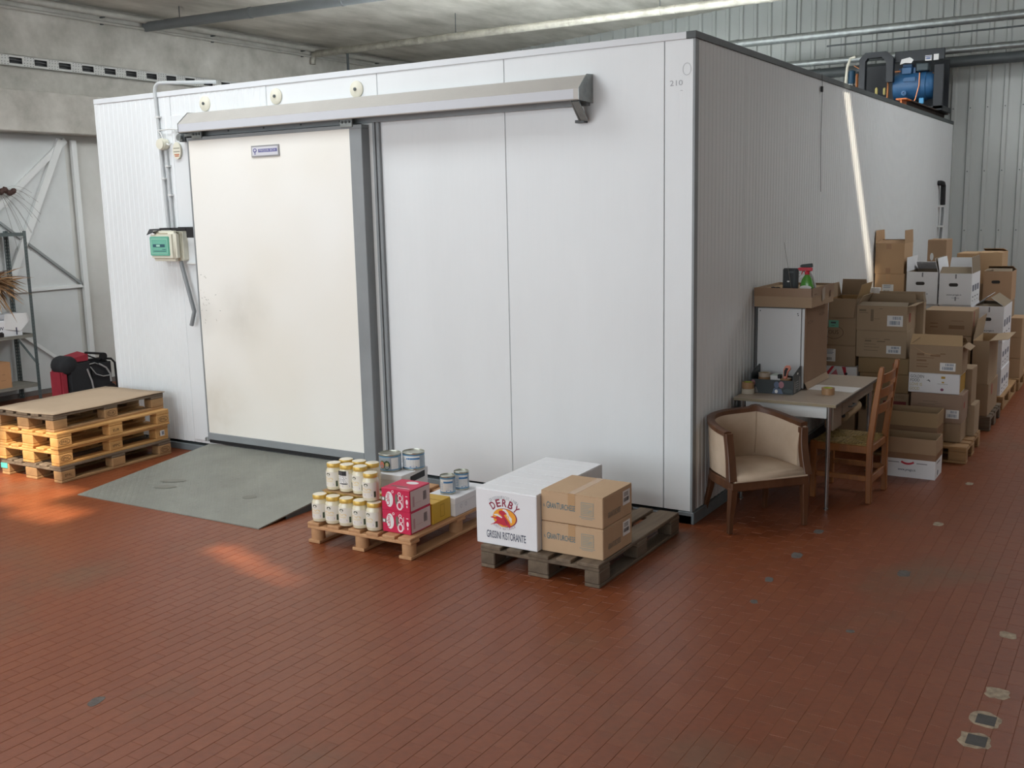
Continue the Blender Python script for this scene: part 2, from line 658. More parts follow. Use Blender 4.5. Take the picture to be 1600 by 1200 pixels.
# corrugated wall at the back
prof = []
x = -9.4
while x < RX1:
    prof += [(x, 0.0), (x + 0.15, 0.0), (x + 0.167, -0.034), (x + 0.213, -0.034)]
    x += 0.23
b = MB()
vs = [(p, RY1 + q, z) for z in (0, 6.2) for p, q in prof]
k = len(prof)
b.add(vs, [(i, i + 1, k + i + 1, k + i) for i in range(k - 1)])
b.add([(RX0, RY1 + 0.06, 0), (RX1, RY1 + 0.06, 0), (RX1, RY1 + 0.06, 6.2), (RX0, RY1 + 0.06, 6.2)], [(0, 1, 2, 3)])
wb = struct(b.build('wall_back', M_CORR))
sb = MB()
for z in (0.9, 1.75, 2.6, 3.5):
    for i in range(38, 64):
        X = -9.4 + 0.23 * i + 0.19
        sb.box(X - 0.007, X + 0.007, RY1 - 0.042, RY1 - 0.033, z - 0.007, z + 0.007)
sb.build('screws', M_DGREY, wb, kind='stuff')

struct(MB().box(RX1, RX1 + 0.3, RY0, RY1 + 0.1, 0, 6.3).build('wall_right', mat('bare_block_wall', '#8f8c84', 0.9, var=0.15, scale=2)))
# front wall (behind the camera) with its window band
b = MB()
b.box(RX0, RX1, RY0 - 0.3, RY0, 0, 0.7)
b.box(RX0, RX1, RY0 - 0.3, RY0, 4.9, 6.3)
b.box(RX0, -9.1, RY0 - 0.3, RY0, 0.7, 4.9)
b.box(3.9, RX1, RY0 - 0.3, RY0, 0.7, 4.9)
struct(b.build('wall_front', M_PLASTER))
b = MB()
for i in range(9):
    X = -9.1 + 13.0 * i / 8
    b.box(X - 0.03, X + 0.03, RY0 - 0.2, RY0 - 0.14, 0.7, 4.9)
b.box(-9.1, 3.9, RY0 - 0.2, RY0 - 0.14, 2.75, 2.82)
struct(b.build('window_1', M_DGREY))
M_WHITESHEET = mat('frosted_roof_light', '#e6ebee', 0.6)  # opaque sheet, no light passes through it
for i, (a0, a1, b0, b1) in enumerate(((-7.9, -1.9, -9.0, -7.4), (-8.0, -2.0, -2.4, -1.2), (2.1, 5.1, 5.6, 7.2), (-5.6, -1.2, 2.9, 5.9))):  # added panels under the closed ceiling, above the overhead lamps
    bb = MB()
    bb.add([(X, Y, zc(X) - h) for h in (0.06, 0.01) for X, Y in ((a0, b0), (a1, b0), (a1, b1), (a0, b1))],
           [(0, 3, 2, 1), (4, 5, 6, 7), (0, 1, 5, 4), (1, 2, 6, 5), (2, 3, 7, 6), (3, 0, 4, 7)])
    struct(bb.build('window_%d' % (i + 2), M_WHITESHEET))
bb = MB()
bb.box(RX1 - 0.04, RX1 + 0.01, 0.0, 8.0, 2.8, 4.4)
struct(bb.build('window_6', M_WHITESHEET))  # added panel on the solid right wall, behind the side fill lamp

# ceiling, with no opening at those panels, only gaps traced back from the sun patches
OPEN = [(0.55, 1.33, 2.12, 2.42), (-4.35, -3.55, -5.5, -4.62), (-3.55, -3.05, -5.7, -5.05), (-3.05, -2.45, -5.85, -5.45)]
EX = [(-0.98, -0.72, -5.82, -5.62), (-0.72, -0.46, -5.9, -5.7), (-0.46, -0.2, -5.98, -5.82), (-0.2, 0.05, -6.03, -5.91), (0.05, 0.3, -6.06, -5.99)]
xs = sorted({RX0 - 0.3, RX1 + 0.3} | {a for o in OPEN + EX for a in o[:2]})
ys = sorted({RY0 - 0.3, RY1 + 0.1} | {a for o in OPEN + EX for a in o[2:]})
b = MB()
for i in range(len(xs) - 1):
    for j in range(len(ys) - 1):
        mx_, my_ = (xs[i] + xs[i + 1]) / 2, (ys[j] + ys[j + 1]) / 2
        if any(o[0] < mx_ < o[1] and o[2] < my_ < o[3] for o in OPEN + EX):
            continue
        a0, a1, b0, b1 = xs[i], xs[i + 1], ys[j], ys[j + 1]
        vs = [(X, Y, zc(X) + h) for h in (0, 0.1) for X, Y in ((a0, b0), (a1, b0), (a1, b1), (a0, b1))]
        b.add(vs, [(0, 3, 2, 1), (4, 5, 6, 7), (0, 1, 5, 4), (1, 2, 6, 5), (2, 3, 7, 6), (3, 0, 4, 7)])
struct(b.build('ceiling', M_CONC))

# steel gate in the left wall
M_GATE = mat('white_painted_steel', '#d3d7d6', 0.55, color2='#c5c9c7', scale=1.3)
M_GATEB = mat('white_painted_bar', '#dcdfdd', 0.5)
door1 = struct(MB().box(-9.4, -9.385, -1.2, 2.0, 0.05, 3.24).build('door_1', M_GATE))


def gbar(p, q, w, d=0.04):
    MB().bar((-9.385 + d / 2, p[0], p[1]), (-9.385 + d / 2, q[0], q[1]), d, w, up=(1, 0, 0)).build('brace', M_GATEB, door1)


def vb(y0, z0, y1, z1, w, d=0.04, name='brace', m=None):
    u = Vector((0, y1 - y0, z1 - z0))
    L = u.length
    fr = Frame((-9.385, y0, z0), u.normalized(), Vector((0, -(z1 - z0), y1 - y0)).normalized())
    MB().prism([(0, -w / 2), (L, -w / 2), (L, w / 2), (0, w / 2)], fr, 0, d).build(name, m or M_GATEB, door1)


vb(2.11, 0.05, 2.11, 3.2, 0.07, 0.05, 'frame_post')
vb(2.0, 3.2, 0.9, 2.28, 0.075)
vb(1.93, 3.2, 1.05, 1.45, 0.09, 0.05)
vb(1.0, 2.18, 2.08, 1.345, 0.03, 0.03, 'tie_rod', mat('grey_painted_rod', '#8f9493', 0.5))
vb(0.6, 1.33, 2.08, 1.334, 0.04, 0.03)
vb(1.05, 0.86, 1.9, 0.2, 0.04, 0.03)

# pipe runs at the top of the left wall
for (xx, zz, r, lab) in ((-9.31, 4.85, 0.045, 'upper pale pipe running along the top of the left wall'), (-9.35, 4.74, 0.02, 'thin lower pipe running under the pale pipe on the left wall')):
    pt = thing('wall_pipe', lab, 'pipe', (xx, -4, zz))
    MB().tube([(0, 0, 0), (0, 13.6, 0)], r, 10).build('pipe_run', mat('pale_painted_pipe', '#b9b8b0', 0.5, var=0.2), pt, smooth=True)
    b = MB()
    for i in range(7):
        b.box(-0.09 if r > 0.03 else -0.05, 0.0, 1 + i * 1.9, 1.03 + i * 1.9, -r - 0.01, -r + 0.005)
    b.build('clips', M_DGREY, pt, kind='stuff')

# perforated cable tray on the left wall
ct = thing('cable_tray', 'white perforated cable tray along the left wall above the beam', 'tray', (-9.378, -2, 4.05))
b = MB()
TLEN = 7.6
b.box(0.0, 0.06, 0, TLEN, 0.0, 0.004)
b.box(0.0, 0.06, 0, TLEN, 0.126, 0.13)
b.box(0.056, 0.06, 0, TLEN, 0.0, 0.03)
b.box(0.056, 0.06, 0, TLEN, 0.103, 0.13)
yy = 0.35 - 0.34 + 0.0
k = 0
while yy < TLEN:
    b.box(0.056, 0.06, yy + 0.09 + 0.0, min(yy + 0.09 + 0.165, TLEN), 0.03, 0.103)
    yy += 0.338
    k += 1
b.build('tray_body', mat('white_tray_metal', '#c9cbc7', 0.5), ct)
b = MB()
yy = 0.01
while yy < TLEN - 0.3:
    for i in range(4):
        for z in (0.018, 0.045, 0.085, 0.112):
            yyy = yy + 0.11 + i * 0.04 + (0.01 if z > 0.06 else 0)
            b.box(0.0595, 0.0608, yyy, yyy + 0.012, z - 0.004, z + 0.004)
    yy += 0.338
b.build('slots', M_DGREY, ct, kind='stuff')
b = MB()
b.box(0.002, 0.006, 0, TLEN, 0.004, 0.126)
b.tube([(0.03, 0, 0.03), (0.03, TLEN, 0.03)], 0.014, 6)
b.tube([(0.03, 0, 0.07), (0.03, TLEN, 0.075)], 0.012, 6)
b.build('cables', mat('dark_cable', '#4a4c4d', 0.5), ct)

# dried sprig fixed to the gate
ds = thing('dried_sprig', 'dark brown seed pods and thin twigs hanging on the white gate', 'dried plant', (-9.3, 0.98, 2.5))
b = MB()
for i in range(7):
    M_ = Matrix.Translation((0.02, -0.12 + 0.05 * i, 0.05 + 0.02 * math.sin(i * 2.1))) @ Matrix.Rotation(i * 0.9, 4, 'X')
    b.lathe([(0.004, -0.045), (0.032, -0.02), (0.036, 0.01), (0.02, 0.04), (0.003, 0.048)], 8, M_)
b.build('seed_pods', mat('dark_brown_pod', '#47302a', 0.7), ds, smooth=True)
b = MB()
for i in range(13):
    a = -1.1 + 0.16 * i + random.uniform(-0.25, 0.25)
    tl = random.uniform(0.6, 1.05)
    p = [(0.02, 0.0, 0.05)]
    for j in range(1, 6):
        p.append((0.02 + 0.003 * j, 0.11 * j * tl * math.cos(a), 0.05 + 0.1 * j * tl * math.sin(a) - 0.012 * j * j))
    b.tube(p, 0.0016, 4)
b.build('twigs', mat('dry_twig', '#6f6a62', 0.8), ds)
MB().box(-0.085, -0.08, -0.2, 0.16, -0.14, 0.04).build('paper_wrap', M_PAPER, ds)

# ------------------------------------------------------------------ cold room
CW, CD, CH = 6.068, 9.99, 3.3155
cr = thing('cold_room', 'large white walk-in cold room built of ribbed insulated panels', 'cold room', (0, 0, 0))


def rib_panel(name, a0, a1, z0, z1, face, rib, pitch, parent):
    """insulated panel with shallow pressed ribs; face 'f' looks to -y, 'r' to +x, 'l' to -x"""
    g = 0.0012
    a0 += g
    a1 -= g
    nr = max(1, round((a1 - a0) / pitch))
    st = (a1 - a0) / nr
    prof = [(a0, -0.01), (a0 + 0.004, 0.0)]
    for i in range(nr):
        s = a0 + i * st
        prof += [(s + st * 0.42, 0.0), (s + st * 0.5, rib), (s + st * 0.86, rib), (s + st * 0.96, 0.0)]
    prof += [(a1 - 0.004, 0.0), (a1, -0.01), (a1, -0.1), (a0, -0.1)]

    def pt(a, h, z):
        return (a, -h, z) if face == 'f' else ((h, a, z) if face == 'r' else (-CW - h, a, z))
    k = len(prof)
    vs = [pt(a, h, z0) for a, h in prof] + [pt(a, h, z1) for a, h in prof]
    fs = [(i, (i + 1) % k, k + (i + 1) % k, k + i) for i in range(k)]
    if face != 'f':
        pass
    b = MB()
    b.add(vs, fs)
    b.add([pt(a0, -0.1, z1), pt(a1, -0.1, z1), pt(a1, 0, z1), pt(a0, 0, z1)], [(0, 1, 2, 3)])
    o = b.build(name, M_PANEL, parent)
    bm = bmesh.new()
    bm.from_mesh(o.data)
    bmesh.ops.recalc_face_normals(bm, faces=bm.faces)
    bm.to_mesh(o.data)
    bm.free()
    return o


ZB, ZT = 0.09, CH - 0.035
JF = [-6.068, -5.02, -3.83, -2.64, -1.468, -0.215, -0.002]
for i in range(len(JF) - 1):
    left = i < 2
    rib_panel('wall_panel', JF[i], JF[i + 1], ZB, ZT, 'f', 0.0035 if left else 0.00025, 0.066 if left else 0.05, cr)
JS = [0.002] + [1.0 * i for i in range(1, 10)] + [CD]
for i in range(len(JS) - 1):
    rib_panel('wall_panel', JS[i], JS[i + 1], ZB, ZT, 'r', 0.0032, 0.0715, cr)
for i in range(5):
    rib_panel('wall_panel', 2.0 * i, min(2.0 * i + 2, CD), ZB, ZT, 'l', 0.0025, 0.066, cr)
MB().box(-CW + 0.02, -0.02, 0.1, CD, CH - 0.1, CH - 0.02).build('roof_panel', M_PANEL, cr)
# plinth, top edging, corner edging
b = MB()
b.box(-CW, 0.004, -0.012, 0.1, 0, 0.062)
b.build('plinth', M_BASE, cr, bevel=0.003)
MB().box(-0.1, 0.02, -0.012, CD, 0, 0.085).build('plinth', M_BASE, cr, bevel=0.003)
MB().box(-CW - 0.004, 0.006, -0.012, 0.06, CH - 0.042, CH + 0.004).build('top_edging', M_TRIMW, cr, bevel=0.003)
MB().box(-0.06, 0.012, -0.0125, CD, CH - 0.042, CH + 0.005).build('top_edging', M_DGREY, cr, bevel=0.003)
MB().box(-0.012, 0.006, -0.006, 0.055, 0.085, CH - 0.04).build('corner_edging', M_TRIM, cr, bevel=0.002)
MB().box(-CW - 0.006, -CW + 0.04, -0.007, 0.05, 0.062, CH - 0.04).build('corner_edging', M_PANEL, cr, bevel=0.003)
# cream washers
for X, Z in ((-4.565, 3.178), (-3.713, 3.178), (-2.843, 3.168)):
    w = MB().lathe([(0.066, 0.0), (0.066, 0.006), (0.06, 0.012), (0.012, 0.02), (0.0, 0.02)], 28, Matrix.Translation((X, -0.003, Z)) @ Matrix.Rotation(PI / 2, 4, 'X')).build('washer', M_CREAM, cr, smooth=True)
    MB().lathe([(0.014, 0.018), (0.014, 0.028), (0.0, 0.03)], 6, Matrix.Translation((X, -0.003, Z)) @ Matrix.Rotation(PI / 2, 4, 'X')).build('bolt', M_DGREY, w)

# jamb strips right of the door
MB().box(-2.79, -2.678, -0.03, 0.0, 0.06, 2.9).build('jamb', M_WHITEPL, cr, bevel=0.003)
MB().box(-2.676, -2.653, -0.04, 0.0, 0.06, 2.9).build('jamb_strip', M_TRIM, cr, bevel=0.002)
MB().box(-2.65, -2.62, -0.028, 0.0, 0.06, 2.9).build('jamb_strip', M_TRIM, cr, bevel=0.002)
# jamb left of the door
MB().box(-5.0, -4.72, -0.02, 0.0, 0.12, 3.1).build('jamb', M_PANEL, cr, bevel=0.003)

# grime rubbed onto the door by hands and carts
def grime(m, spots):
    nt = m.node_tree
    b_ = nt.nodes['Principled BSDF']
    src = b_.inputs['Base Color'].links[0].from_socket
    tc = nt.nodes.new('ShaderNodeTexCoord')
    nz = nt.nodes.new('ShaderNodeTexNoise')
    nz.inputs['Scale'].default_value = 5.0
    nz.inputs['Detail'].default_value = 6
    nt.links.new(tc.outputs['Object'], nz.inputs[0])
    for (p, r_, col, amt) in spots:
        d = nt.nodes.new('ShaderNodeVectorMath')
        d.operation = 'DISTANCE'
        d.inputs[1].default_value = p
        nt.links.new(tc.outputs['Object'], d.inputs[0])
        mr = nt.nodes.new('ShaderNodeMapRange')
        mr.interpolation_type = 'SMOOTHSTEP'
        mr.inputs[1].default_value = 0.0
        mr.inputs[2].default_value = r_
        mr.inputs[3].default_value = amt
        mr.inputs[4].default_value = 0.0
        nt.links.new(d.outputs['Value'], mr.inputs[0])
        mu = nt.nodes.new('ShaderNodeMath')
        mu.operation = 'MULTIPLY'
        nt.links.new(mr.outputs[0], mu.inputs[0])
        nt.links.new(nz.outputs[0], mu.inputs[1])
        mx = nt.nodes.new('ShaderNodeMix')
        mx.data_type = 'RGBA'
        mx.inputs[7].default_value = rgb(col)
        nt.links.new(mu.outputs[0], mx.inputs[0])
        nt.links.new(src, mx.inputs[6])
        src = mx.outputs[2]
    nt.links.new(src, b_.inputs['Base Color'])


grime(M_DOOR, [((-4.15, -0.118, 1.35), 0.45, '#b9b4a6', 0.55), ((-4.6, -0.118, 0.45), 0.6, '#bfb296', 0.6), ((-4.65, -0.118, 1.3), 0.25, '#a5a196', 0.5)])
# sliding door
dx0, dx1, dz0, dz1 = -4.698, -2.715, 0.16, 2.885
dr = MB().box(dx0 + 0.012, -2.838, -0.118, -0.02, dz0 + 0.07, dz1 - 0.025).build('sliding_door', M_DOOR, cr, bevel=0.003)
MB().box(dx0, dx0 + 0.014, -0.122, -0.022, dz0, dz1).build('door_edging', M_TRIM, dr)
MB().box(dx0, dx1, -0.123, -0.022, dz1 - 0.026, dz1).build('door_edging', M_TRIM, dr)
MB().box(-2.84, dx1, -0.126, -0.022, dz0, dz1 - 0.026).build('door_edging', M_TRIM, dr, bevel=0.004)
MB().box(dx0, -2.84, -0.125, -0.022, dz0 + 0.01, dz0 + 0.075).build('door_edging', M_TRIM, dr, bevel=0.003)
MB().box(dx0 + 0.01, dx1, -0.115, -0.03, dz0 - 0.022, dz0 + 0.012).build('gasket', M_BLACK, dr)
# scuffs on the door: worn marks left of the handle
b = MB()
r = random.Random(5)
fr = Frame((0, -0.1182, 0), (1, 0, 0), (0, 0, 1))
for i in range(22):
    X, Z = r.gauss(-4.63, 0.035), r.gauss(1.46, 0.09)
    if i > 17:
        X += 0.12
    a = r.uniform(-1.2, 1.2)
    l = r.uniform(0.006, 0.02)
    if X < -4.68:
        continue
    b.poly(fr, [(X, Z), (X + l * math.cos(a), Z + l * math.sin(a)), (X + l * math.cos(a) + 0.003, Z + l * math.sin(a) + 0.003), (X, Z + 0.004)], 0.0005)
b.build('scuff_marks', mat('scuff_grey', '#8f8d86', 0.8), dr, kind='stuff')
# name plate
pl = MB().box(-3.916, -3.598, -0.128, -0.116, 2.683, 2.778).build('name_plate', mat('plate_aluminium', '#a3a4a6', 0.35, 0.5), dr, bevel=0.002)
fr = Frame((-3.916, -0.1285, 2.683), (1, 0, 0), (0, 0, 1))
b = MB()
b.rect(fr, 0.012, 0.306, 0.012, 0.083, 0.0005, 1)
b.rect(fr, 0.083, 0.298, 0.038, 0.065, 0.001, 0)
b.ell(fr, 0.045, 0.055, 0.022, 0.017, 0.001, 0)
b.rect(fr, 0.039, 0.05, 0.02, 0.045, 0.001, 0)
b.ell(fr, 0.045, 0.056, 0.012, 0.009, 0.0015, 1)
b.text(fr, 'FRIGOR BOX', 0.19, 0.044, 0.017, 0.0016, 1, width=0.19, bold=0.01)
b.build('plate_print', [mat('violet_ink', '#5a5a94', 0.5), mat('plate_face', '#cfd0d6', 0.45)], pl)

# rail cover over the door with end plate, track and stop bracket
rx0_, rx1_ = -4.70, -0.75
sec = [(0.0, 3.105), (-0.09, 3.098), (-0.205, 3.0), (-0.205, 2.93), (-0.19, 2.925), (-0.19, 2.985), (-0.085, 3.08), (0.0, 3.085)]
b = MB()
k = len(sec)
vs = [(X, y, z) for X in (rx0_, rx1_) for y, z in sec]
b.add(vs, [(i, (i + 1) % k, k + (i + 1) % k, k + i) for i in range(k)])
b.add([vs[i] for i in range(k)], [(0, 1, 6, 7), (1, 2, 5, 6), (2, 3, 4, 5)])
rail = b.build('rail_cover', mat('rail_cover_metal', '#b9b6b0', 0.4, var=0.06), cr)
bm = bmesh.new()
bm.from_mesh(rail.data)
bmesh.ops.recalc_face_normals(bm, faces=bm.faces)
bm.to_mesh(rail.data)
bm.free()
fr = Frame((rx1_, 0, 0), (0, 1, 0), (0, 0, 1))
MB().prism([(0, 2.915), (0, 3.11), (-0.092, 3.104), (-0.21, 3.003), (-0.21, 2.925)], fr, 0, 0.004).build('end_plate', M_GALV, rail)
fr = Frame((rx0_ - 0.004, 0, 0), (0, 1, 0), (0, 0, 1))
MB().prism([(0, 2.915), (0, 3.11), (-0.092, 3.104), (-0.21, 3.003), (-0.21, 2.925)], fr, 0, 0.004).build('end_plate', M_GALV, rail)
MB().box(rx0_, rx1_ - 0.04, -0.206, -0.2055, 2.934, 2.998).build('front_strip', mat('pale_strip', '#c6c9ce', 0.4), rail)
MB().box(rx0_ + 0.02, rx1_ - 0.02, -0.05, 0.0, 2.90, 2.99).build('track', M_TRIM, rail)
b = MB()
for i in range(4):
    X = -4.25 + i * 0.42
    b.box(X - 0.006, X + 0.006, -0.056, -0.05, 2.92, 2.932)
b.build('track_bolts', M_DGREY, rail)
fr = Frame((-0.83, 0, 0), (0, 1, 0), (0, 0, 1))
br = MB().prism([(-0.03, 2.925), (-0.19, 2.925), (-0.16, 2.9), (-0.05, 2.79), (-0.02, 2.79)], fr, 0, 0.01).build('stop_bracket', M_GALV, rail)
MB().bar((-0.79, -0.18, 2.92), (-0.79, -0.045, 2.8), 0.05, 0.012).build('bracket_web', M_GALV, rail)
MB().box(-0.86, -0.79, -0.055, 0.0, 2.785, 2.805).build('bracket_foot', M_DGREY, rail)
for X in (-4.56, -2.86):
    h = MB().box(X - 0.06, X + 0.06, -0.135, -0.12, 2.87, 2.935).build('hanger_bracket', M_GALV, dr, bevel=0.002)
    b = MB()
    for i in (-1, 0, 1):
        b.lathe([(0.011, 0), (0.011, 0.008), (0, 0.01)], 6, Matrix.Translation((X + 0.036 * i, -0.135, 2.91)) @ Matrix.Rotation(PI / 2, 4, 'X'))
    b.build('hanger_bolts', M_DGREY, h)
# latch handle on the left edge of the door
hd = MB()
hd.tube([(-4.945, -0.075, 1.80), (-4.815, -0.075, 1.345), (-4.865, -0.075, 1.215)], 0.019, 10)
hd.build('door_handle', M_TRIM, cr, smooth=True)
MB().tube([(-4.90, -0.03, 1.78), (-4.72, -0.06, 1.78), (-4.69, -0.08, 1.72)], 0.014, 8).build('handle_pivot', M_WHITEPL, cr, smooth=True)
b = MB()
b.lathe([(0.03, 0), (0.03, 0.03), (0.015, 0.035)], 12, Matrix.Translation((-4.72, -0.1, 0.15)))
b.build('floor_guide', M_GALV, cr, smooth=True)

# signs of scribbling near the corner
b = MB()
fr = Frame((0, -0.0016, 0), (1, 0, 0), (0, 0, 1))
b.ring(fr, -0.055, 3.085, 0.03, 0.04, 0.003, 0, n=16)
b.text(fr, '210', -0.13, 2.985, 0.035, 0, 0, width=0.09, bold=-0.01)
b.rect(fr, -0.1, -0.085, 2.95, 2.953, 0)
b.build('pencil_marks', mat('pencil', '#a9adb1', 0.8), cr)

# steel ramp in front of the door
rp = thing('door_ramp', 'grey chequer-plate steel ramp on the floor in front of the cold room door', 'ramp', (-4.66, -1.55, 0))
M_RAMP = mat('chequer_plate', '#8f9087', 0.5, 0.25, color2='#7d7e76', scale=2.2, bump=0.0)
zt, L0, W0 = 0.135, 1.42, 2.01
b = MB()
b.add([(0, 0, 0.004), (W0, 0.02, 0.008), (W0, L0, zt), (0, L0, zt), (0, 0, 0), (W0, 0.02, 0.0), (W0, L0, zt - 0.012), (0, L0, zt - 0.012)],
      [(0, 1, 2, 3), (7, 6, 5, 4), (0, 4, 5, 1), (1, 5, 6, 2), (2, 6, 7, 3), (3, 7, 4, 0)])
b.build('ramp_plate', M_RAMP, rp)
# raised studs of the plate, alternating directions
rows, cols = 44, 62
b = MB()
for j in range(rows):
    for i in range(cols):
        cx_, cy_ = 0.02 + i * (W0 - 0.03) / cols, 0.03 + j * (L0 - 0.04) / rows
        z = 0.005 + (zt - 0.005) * cy_ / L0
        sl = (zt - 0.005) / L0
        a = 0.7 if (i + j) % 2 else -0.7
        u, w = (math.cos(a) * 0.013, math.sin(a) * 0.013), (-math.sin(a) * 0.004, math.cos(a) * 0.004)
        pts = [(-1, 0), (0, -1), (1, 0), (0, 1)]
        b.add([(cx_ + p * u[0] + q * w[0], cy_ + p * u[1] + q * w[1], z + sl * (p * u[1] + q * w[1]) + 0.0004) for p, q in pts] + [(cx_, cy_, z + 0.0026)],
              [(0, 1, 4), (1, 2, 4), (2, 3, 4), (3, 0, 4)])
b.build('plate_studs', M_RAMP, rp, kind='stuff')
b = MB()
b.add([(W0 - 0.012, 0.3, 0), (W0, 0.3, 0), (W0, L0, 0), (W0 - 0.012, L0, 0), (W0 - 0.012, 0.3, 0.025), (W0, 0.3, 0.025), (W0, L0, zt - 0.013), (W0 - 0.012, L0, zt - 0.013)],
      [(0, 1, 2, 3), (4, 5, 6, 7), (0, 1, 5, 4), (1, 2, 6, 5), (2, 3, 7, 6), (3, 0, 4, 7)])
b.build('ramp_side', M_DGREY, rp)
b = MB()
b.add([(0, 0.3, 0), (0.012, 0.3, 0), (0.012, L0, 0), (0, L0, 0), (0, 0.3, 0.025), (0.012, 0.3, 0.025), (0.012, L0, zt - 0.013), (0, L0, zt - 0.013)],
      [(0, 1, 2, 3), (4, 5, 6, 7), (0, 1, 5, 4), (1, 2, 6, 5), (2, 3, 7, 6), (3, 0, 4, 7)])
b.build('ramp_side', M_DGREY, rp)
for (xa, ya, sa) in ((0.52, 0.53, 0.12), (0.58, 0.40, 0.1), (1.45, 0.48, 0.06)):
    fr = Frame((xa, ya, 0.005 + (zt - 0.005) * ya / L0 + 0.0018), (0.93, 0.36, 0.033), (-0.36, 0.93, 0.085))
    MB().ell(fr, 0, 0, sa, 0.035, 0.001).build('worn_spot', mat('dark_stain', '#77766d', 0.6), rp)

# ------------------------------------------------------------------ electrics on the cold room
eb = thing('breaker_box', 'cream breaker box with green see-through window, mounted left of the cold room door', 'fuse box', (-5.235, -0.012, 1.805))
b = MB()
b.box(0, 0.34, -0.075, 0.008, 0, 0.275)
b.build('back_box', M_CREAM, eb, bevel=0.012, seg=2)
b = MB()
b.box(0.0, 0.335, -0.165, -0.075, 0.0, 0.275)
cv = b.build('cover', M_CREAM, eb, bevel=0.03, seg=3, smooth=True)
M_GREENW = mat('green_tinted_plastic', '#6fb7a0', 0.12, coat=0.6)
w = MB().box(0.02, 0.275, -0.176, -0.155, 0.05, 0.225).build('window', M_GREENW, eb, bevel=0.006, seg=2)
fr = Frame((0, -0.177, 0), (1, 0, 0), (0, 0, 1))
b = MB()
for x0, x1, z0, z1 in ((0.045, 0.26, 0.07, 0.074), (0.045, 0.26, 0.2, 0.204), (0.045, 0.049, 0.07, 0.204), (0.256, 0.26, 0.07, 0.204)):
    b.rect(fr, x0, x1, z0, z1, 0.0005, 1)
b.rect(fr, 0.065, 0.225, 0.128, 0.155, 0.0005, 0)
b.rect(fr, 0.11, 0.16, 0.133, 0.15, 0.001, 1)
b.rect(fr, 0.07, 0.24, 0.09, 0.096, 0.0005, 0)
b.rect(fr, 0.185, 0.235, 0.106, 0.111, 0.0005, 0)
b.build('window_print', [mat('dark_teal', '#2f5a66', 0.3), mat('pale_green', '#a4d6c3', 0.3)], w)
b = MB()
b.rect(fr, 0.075, 0.11, 0.242, 0.255, 0.0125, 0)
b.rect(fr, 0.14, 0.29, 0.246, 0.256, 0.0125, 1)
b.build('maker_mark', [M_PAPER, mat('beige_ink', '#b3ab90', 0.6)], cv)
b = MB()
b.add([(-0.11, -0.06, 0.285), (0.12, -0.05, 0.29), (0.1, -0.19, 0.262), (-0.02, -0.17, 0.235), (-0.11, -0.06, 0.291), (0.12, -0.05, 0.296), (0.1, -0.19, 0.268), (-0.02, -0.17, 0.241)],
      [(0, 1, 2, 3), (7, 6, 5, 4), (0, 4, 5, 1), (1, 5, 6, 2), (2, 6, 7, 3), (3, 7, 4, 0)])
b.box(0.1, 0.24, -0.12, -0.03, 0.28, 0.3)
b.box(0.24, 0.43, -0.105, -0.088, 0.27, 0.3)
b.box(0.24, 0.43, -0.03, -0.012, 0.285, 0.305)
b.box(0.43, 0.52, -0.1, -0.02, 0.21, 0.3)
b.build('rubber_cap', M_BLACK, eb, bevel=0.004)

cd1 = thing('conduit', 'pale conduit coming over the cold room roof and down to the breaker box', 'conduit', (-5.14, -0.022, 2.1))
pts = [(-0.0, 0, 0), (-0.0, 0, 0.0)]
path = [(0, 0, 0.0), (-0.03, 0, 0.9), (-0.045, 0, 1.22)]
for i in range(7):
    t = PI / 2 * i / 6
    path.append((-0.045 + 0.07 * (1 - math.cos(t)), 0.0, 1.22 + 0.075 * math.sin(t)))
path += [(0.1, 0.05, 1.297), (0.45, 0.28, 1.297)]
MB().tube(path, 0.0155, 10).build('pipe_run', M_GREYPL, cd1, smooth=True)
b = MB()
for x, z in ((-0.012, 0.45), (-0.032, 1.0)):
    b.box(x - 0.02, x + 0.03, -0.018, 0.018, z - 0.008, z + 0.008)
b.build('pipe_clip', M_WHITEPL, cd1)
cd2 = thing('conduit', 'shorter pale conduit between the round junction box and the breaker box', 'conduit', (-5.075, -0.022, 2.1))
MB().tube([(0, 0, 0), (-0.018, 0, 0.7)], 0.013, 10).build('pipe_run', M_GREYPL, cd2, smooth=True)
b = MB()
for x, z in ((-0.004, 0.3), (-0.012, 0.56)):
    b.box(x - 0.018, x + 0.026, -0.018, 0.018, z - 0.008, z + 0.008)
b.build('pipe_clip', M_WHITEPL, cd2)
jb = thing('junction_box', 'round cream junction box on the conduits above the breaker box', 'junction box', (-5.105, -0.012, 2.855))
RXM = Matrix.Rotation(PI / 2, 4, 'X')
MB().lathe([(0.05, 0), (0.053, 0.05), (0.05, 0.055)], 24, RXM).build('base', M_CREAM, jb, smooth=True)
MB().lathe([(0.047, 0.055), (0.046, 0.07), (0.0, 0.073)], 24, RXM).build('lid', M_CREAM, jb, smooth=True)
b = MB()
b.tube([(0.0, -0.03, 0.05), (-0.02, -0.03, 0.1), (-0.06, -0.03, 0.125), (0.1, -0.03, 0.13), (0.2, -0.03, 0.12), (0.3, -0.02, 0.115)], 0.006, 6)
b.tube([(0.05, -0.03, 0.0), (0.09, -0.035, -0.01), (0.118, -0.035, 0.0)], 0.008, 6)
b.tube([(0.17, -0.03, 0.12), (0.17, -0.03, 0.03), (0.168, -0.03, 0.012)], 0.006, 6)
b.build('wires', M_WHITEPL, jb, smooth=True)
al = thing('alarm_button', 'small oval cream door alarm plate with red print, left of the door', 'alarm', (-4.93, -0.024, 2.79))
fr = Frame((0, -0.002, 0), (1, 0, 0), (0, 0, 1))
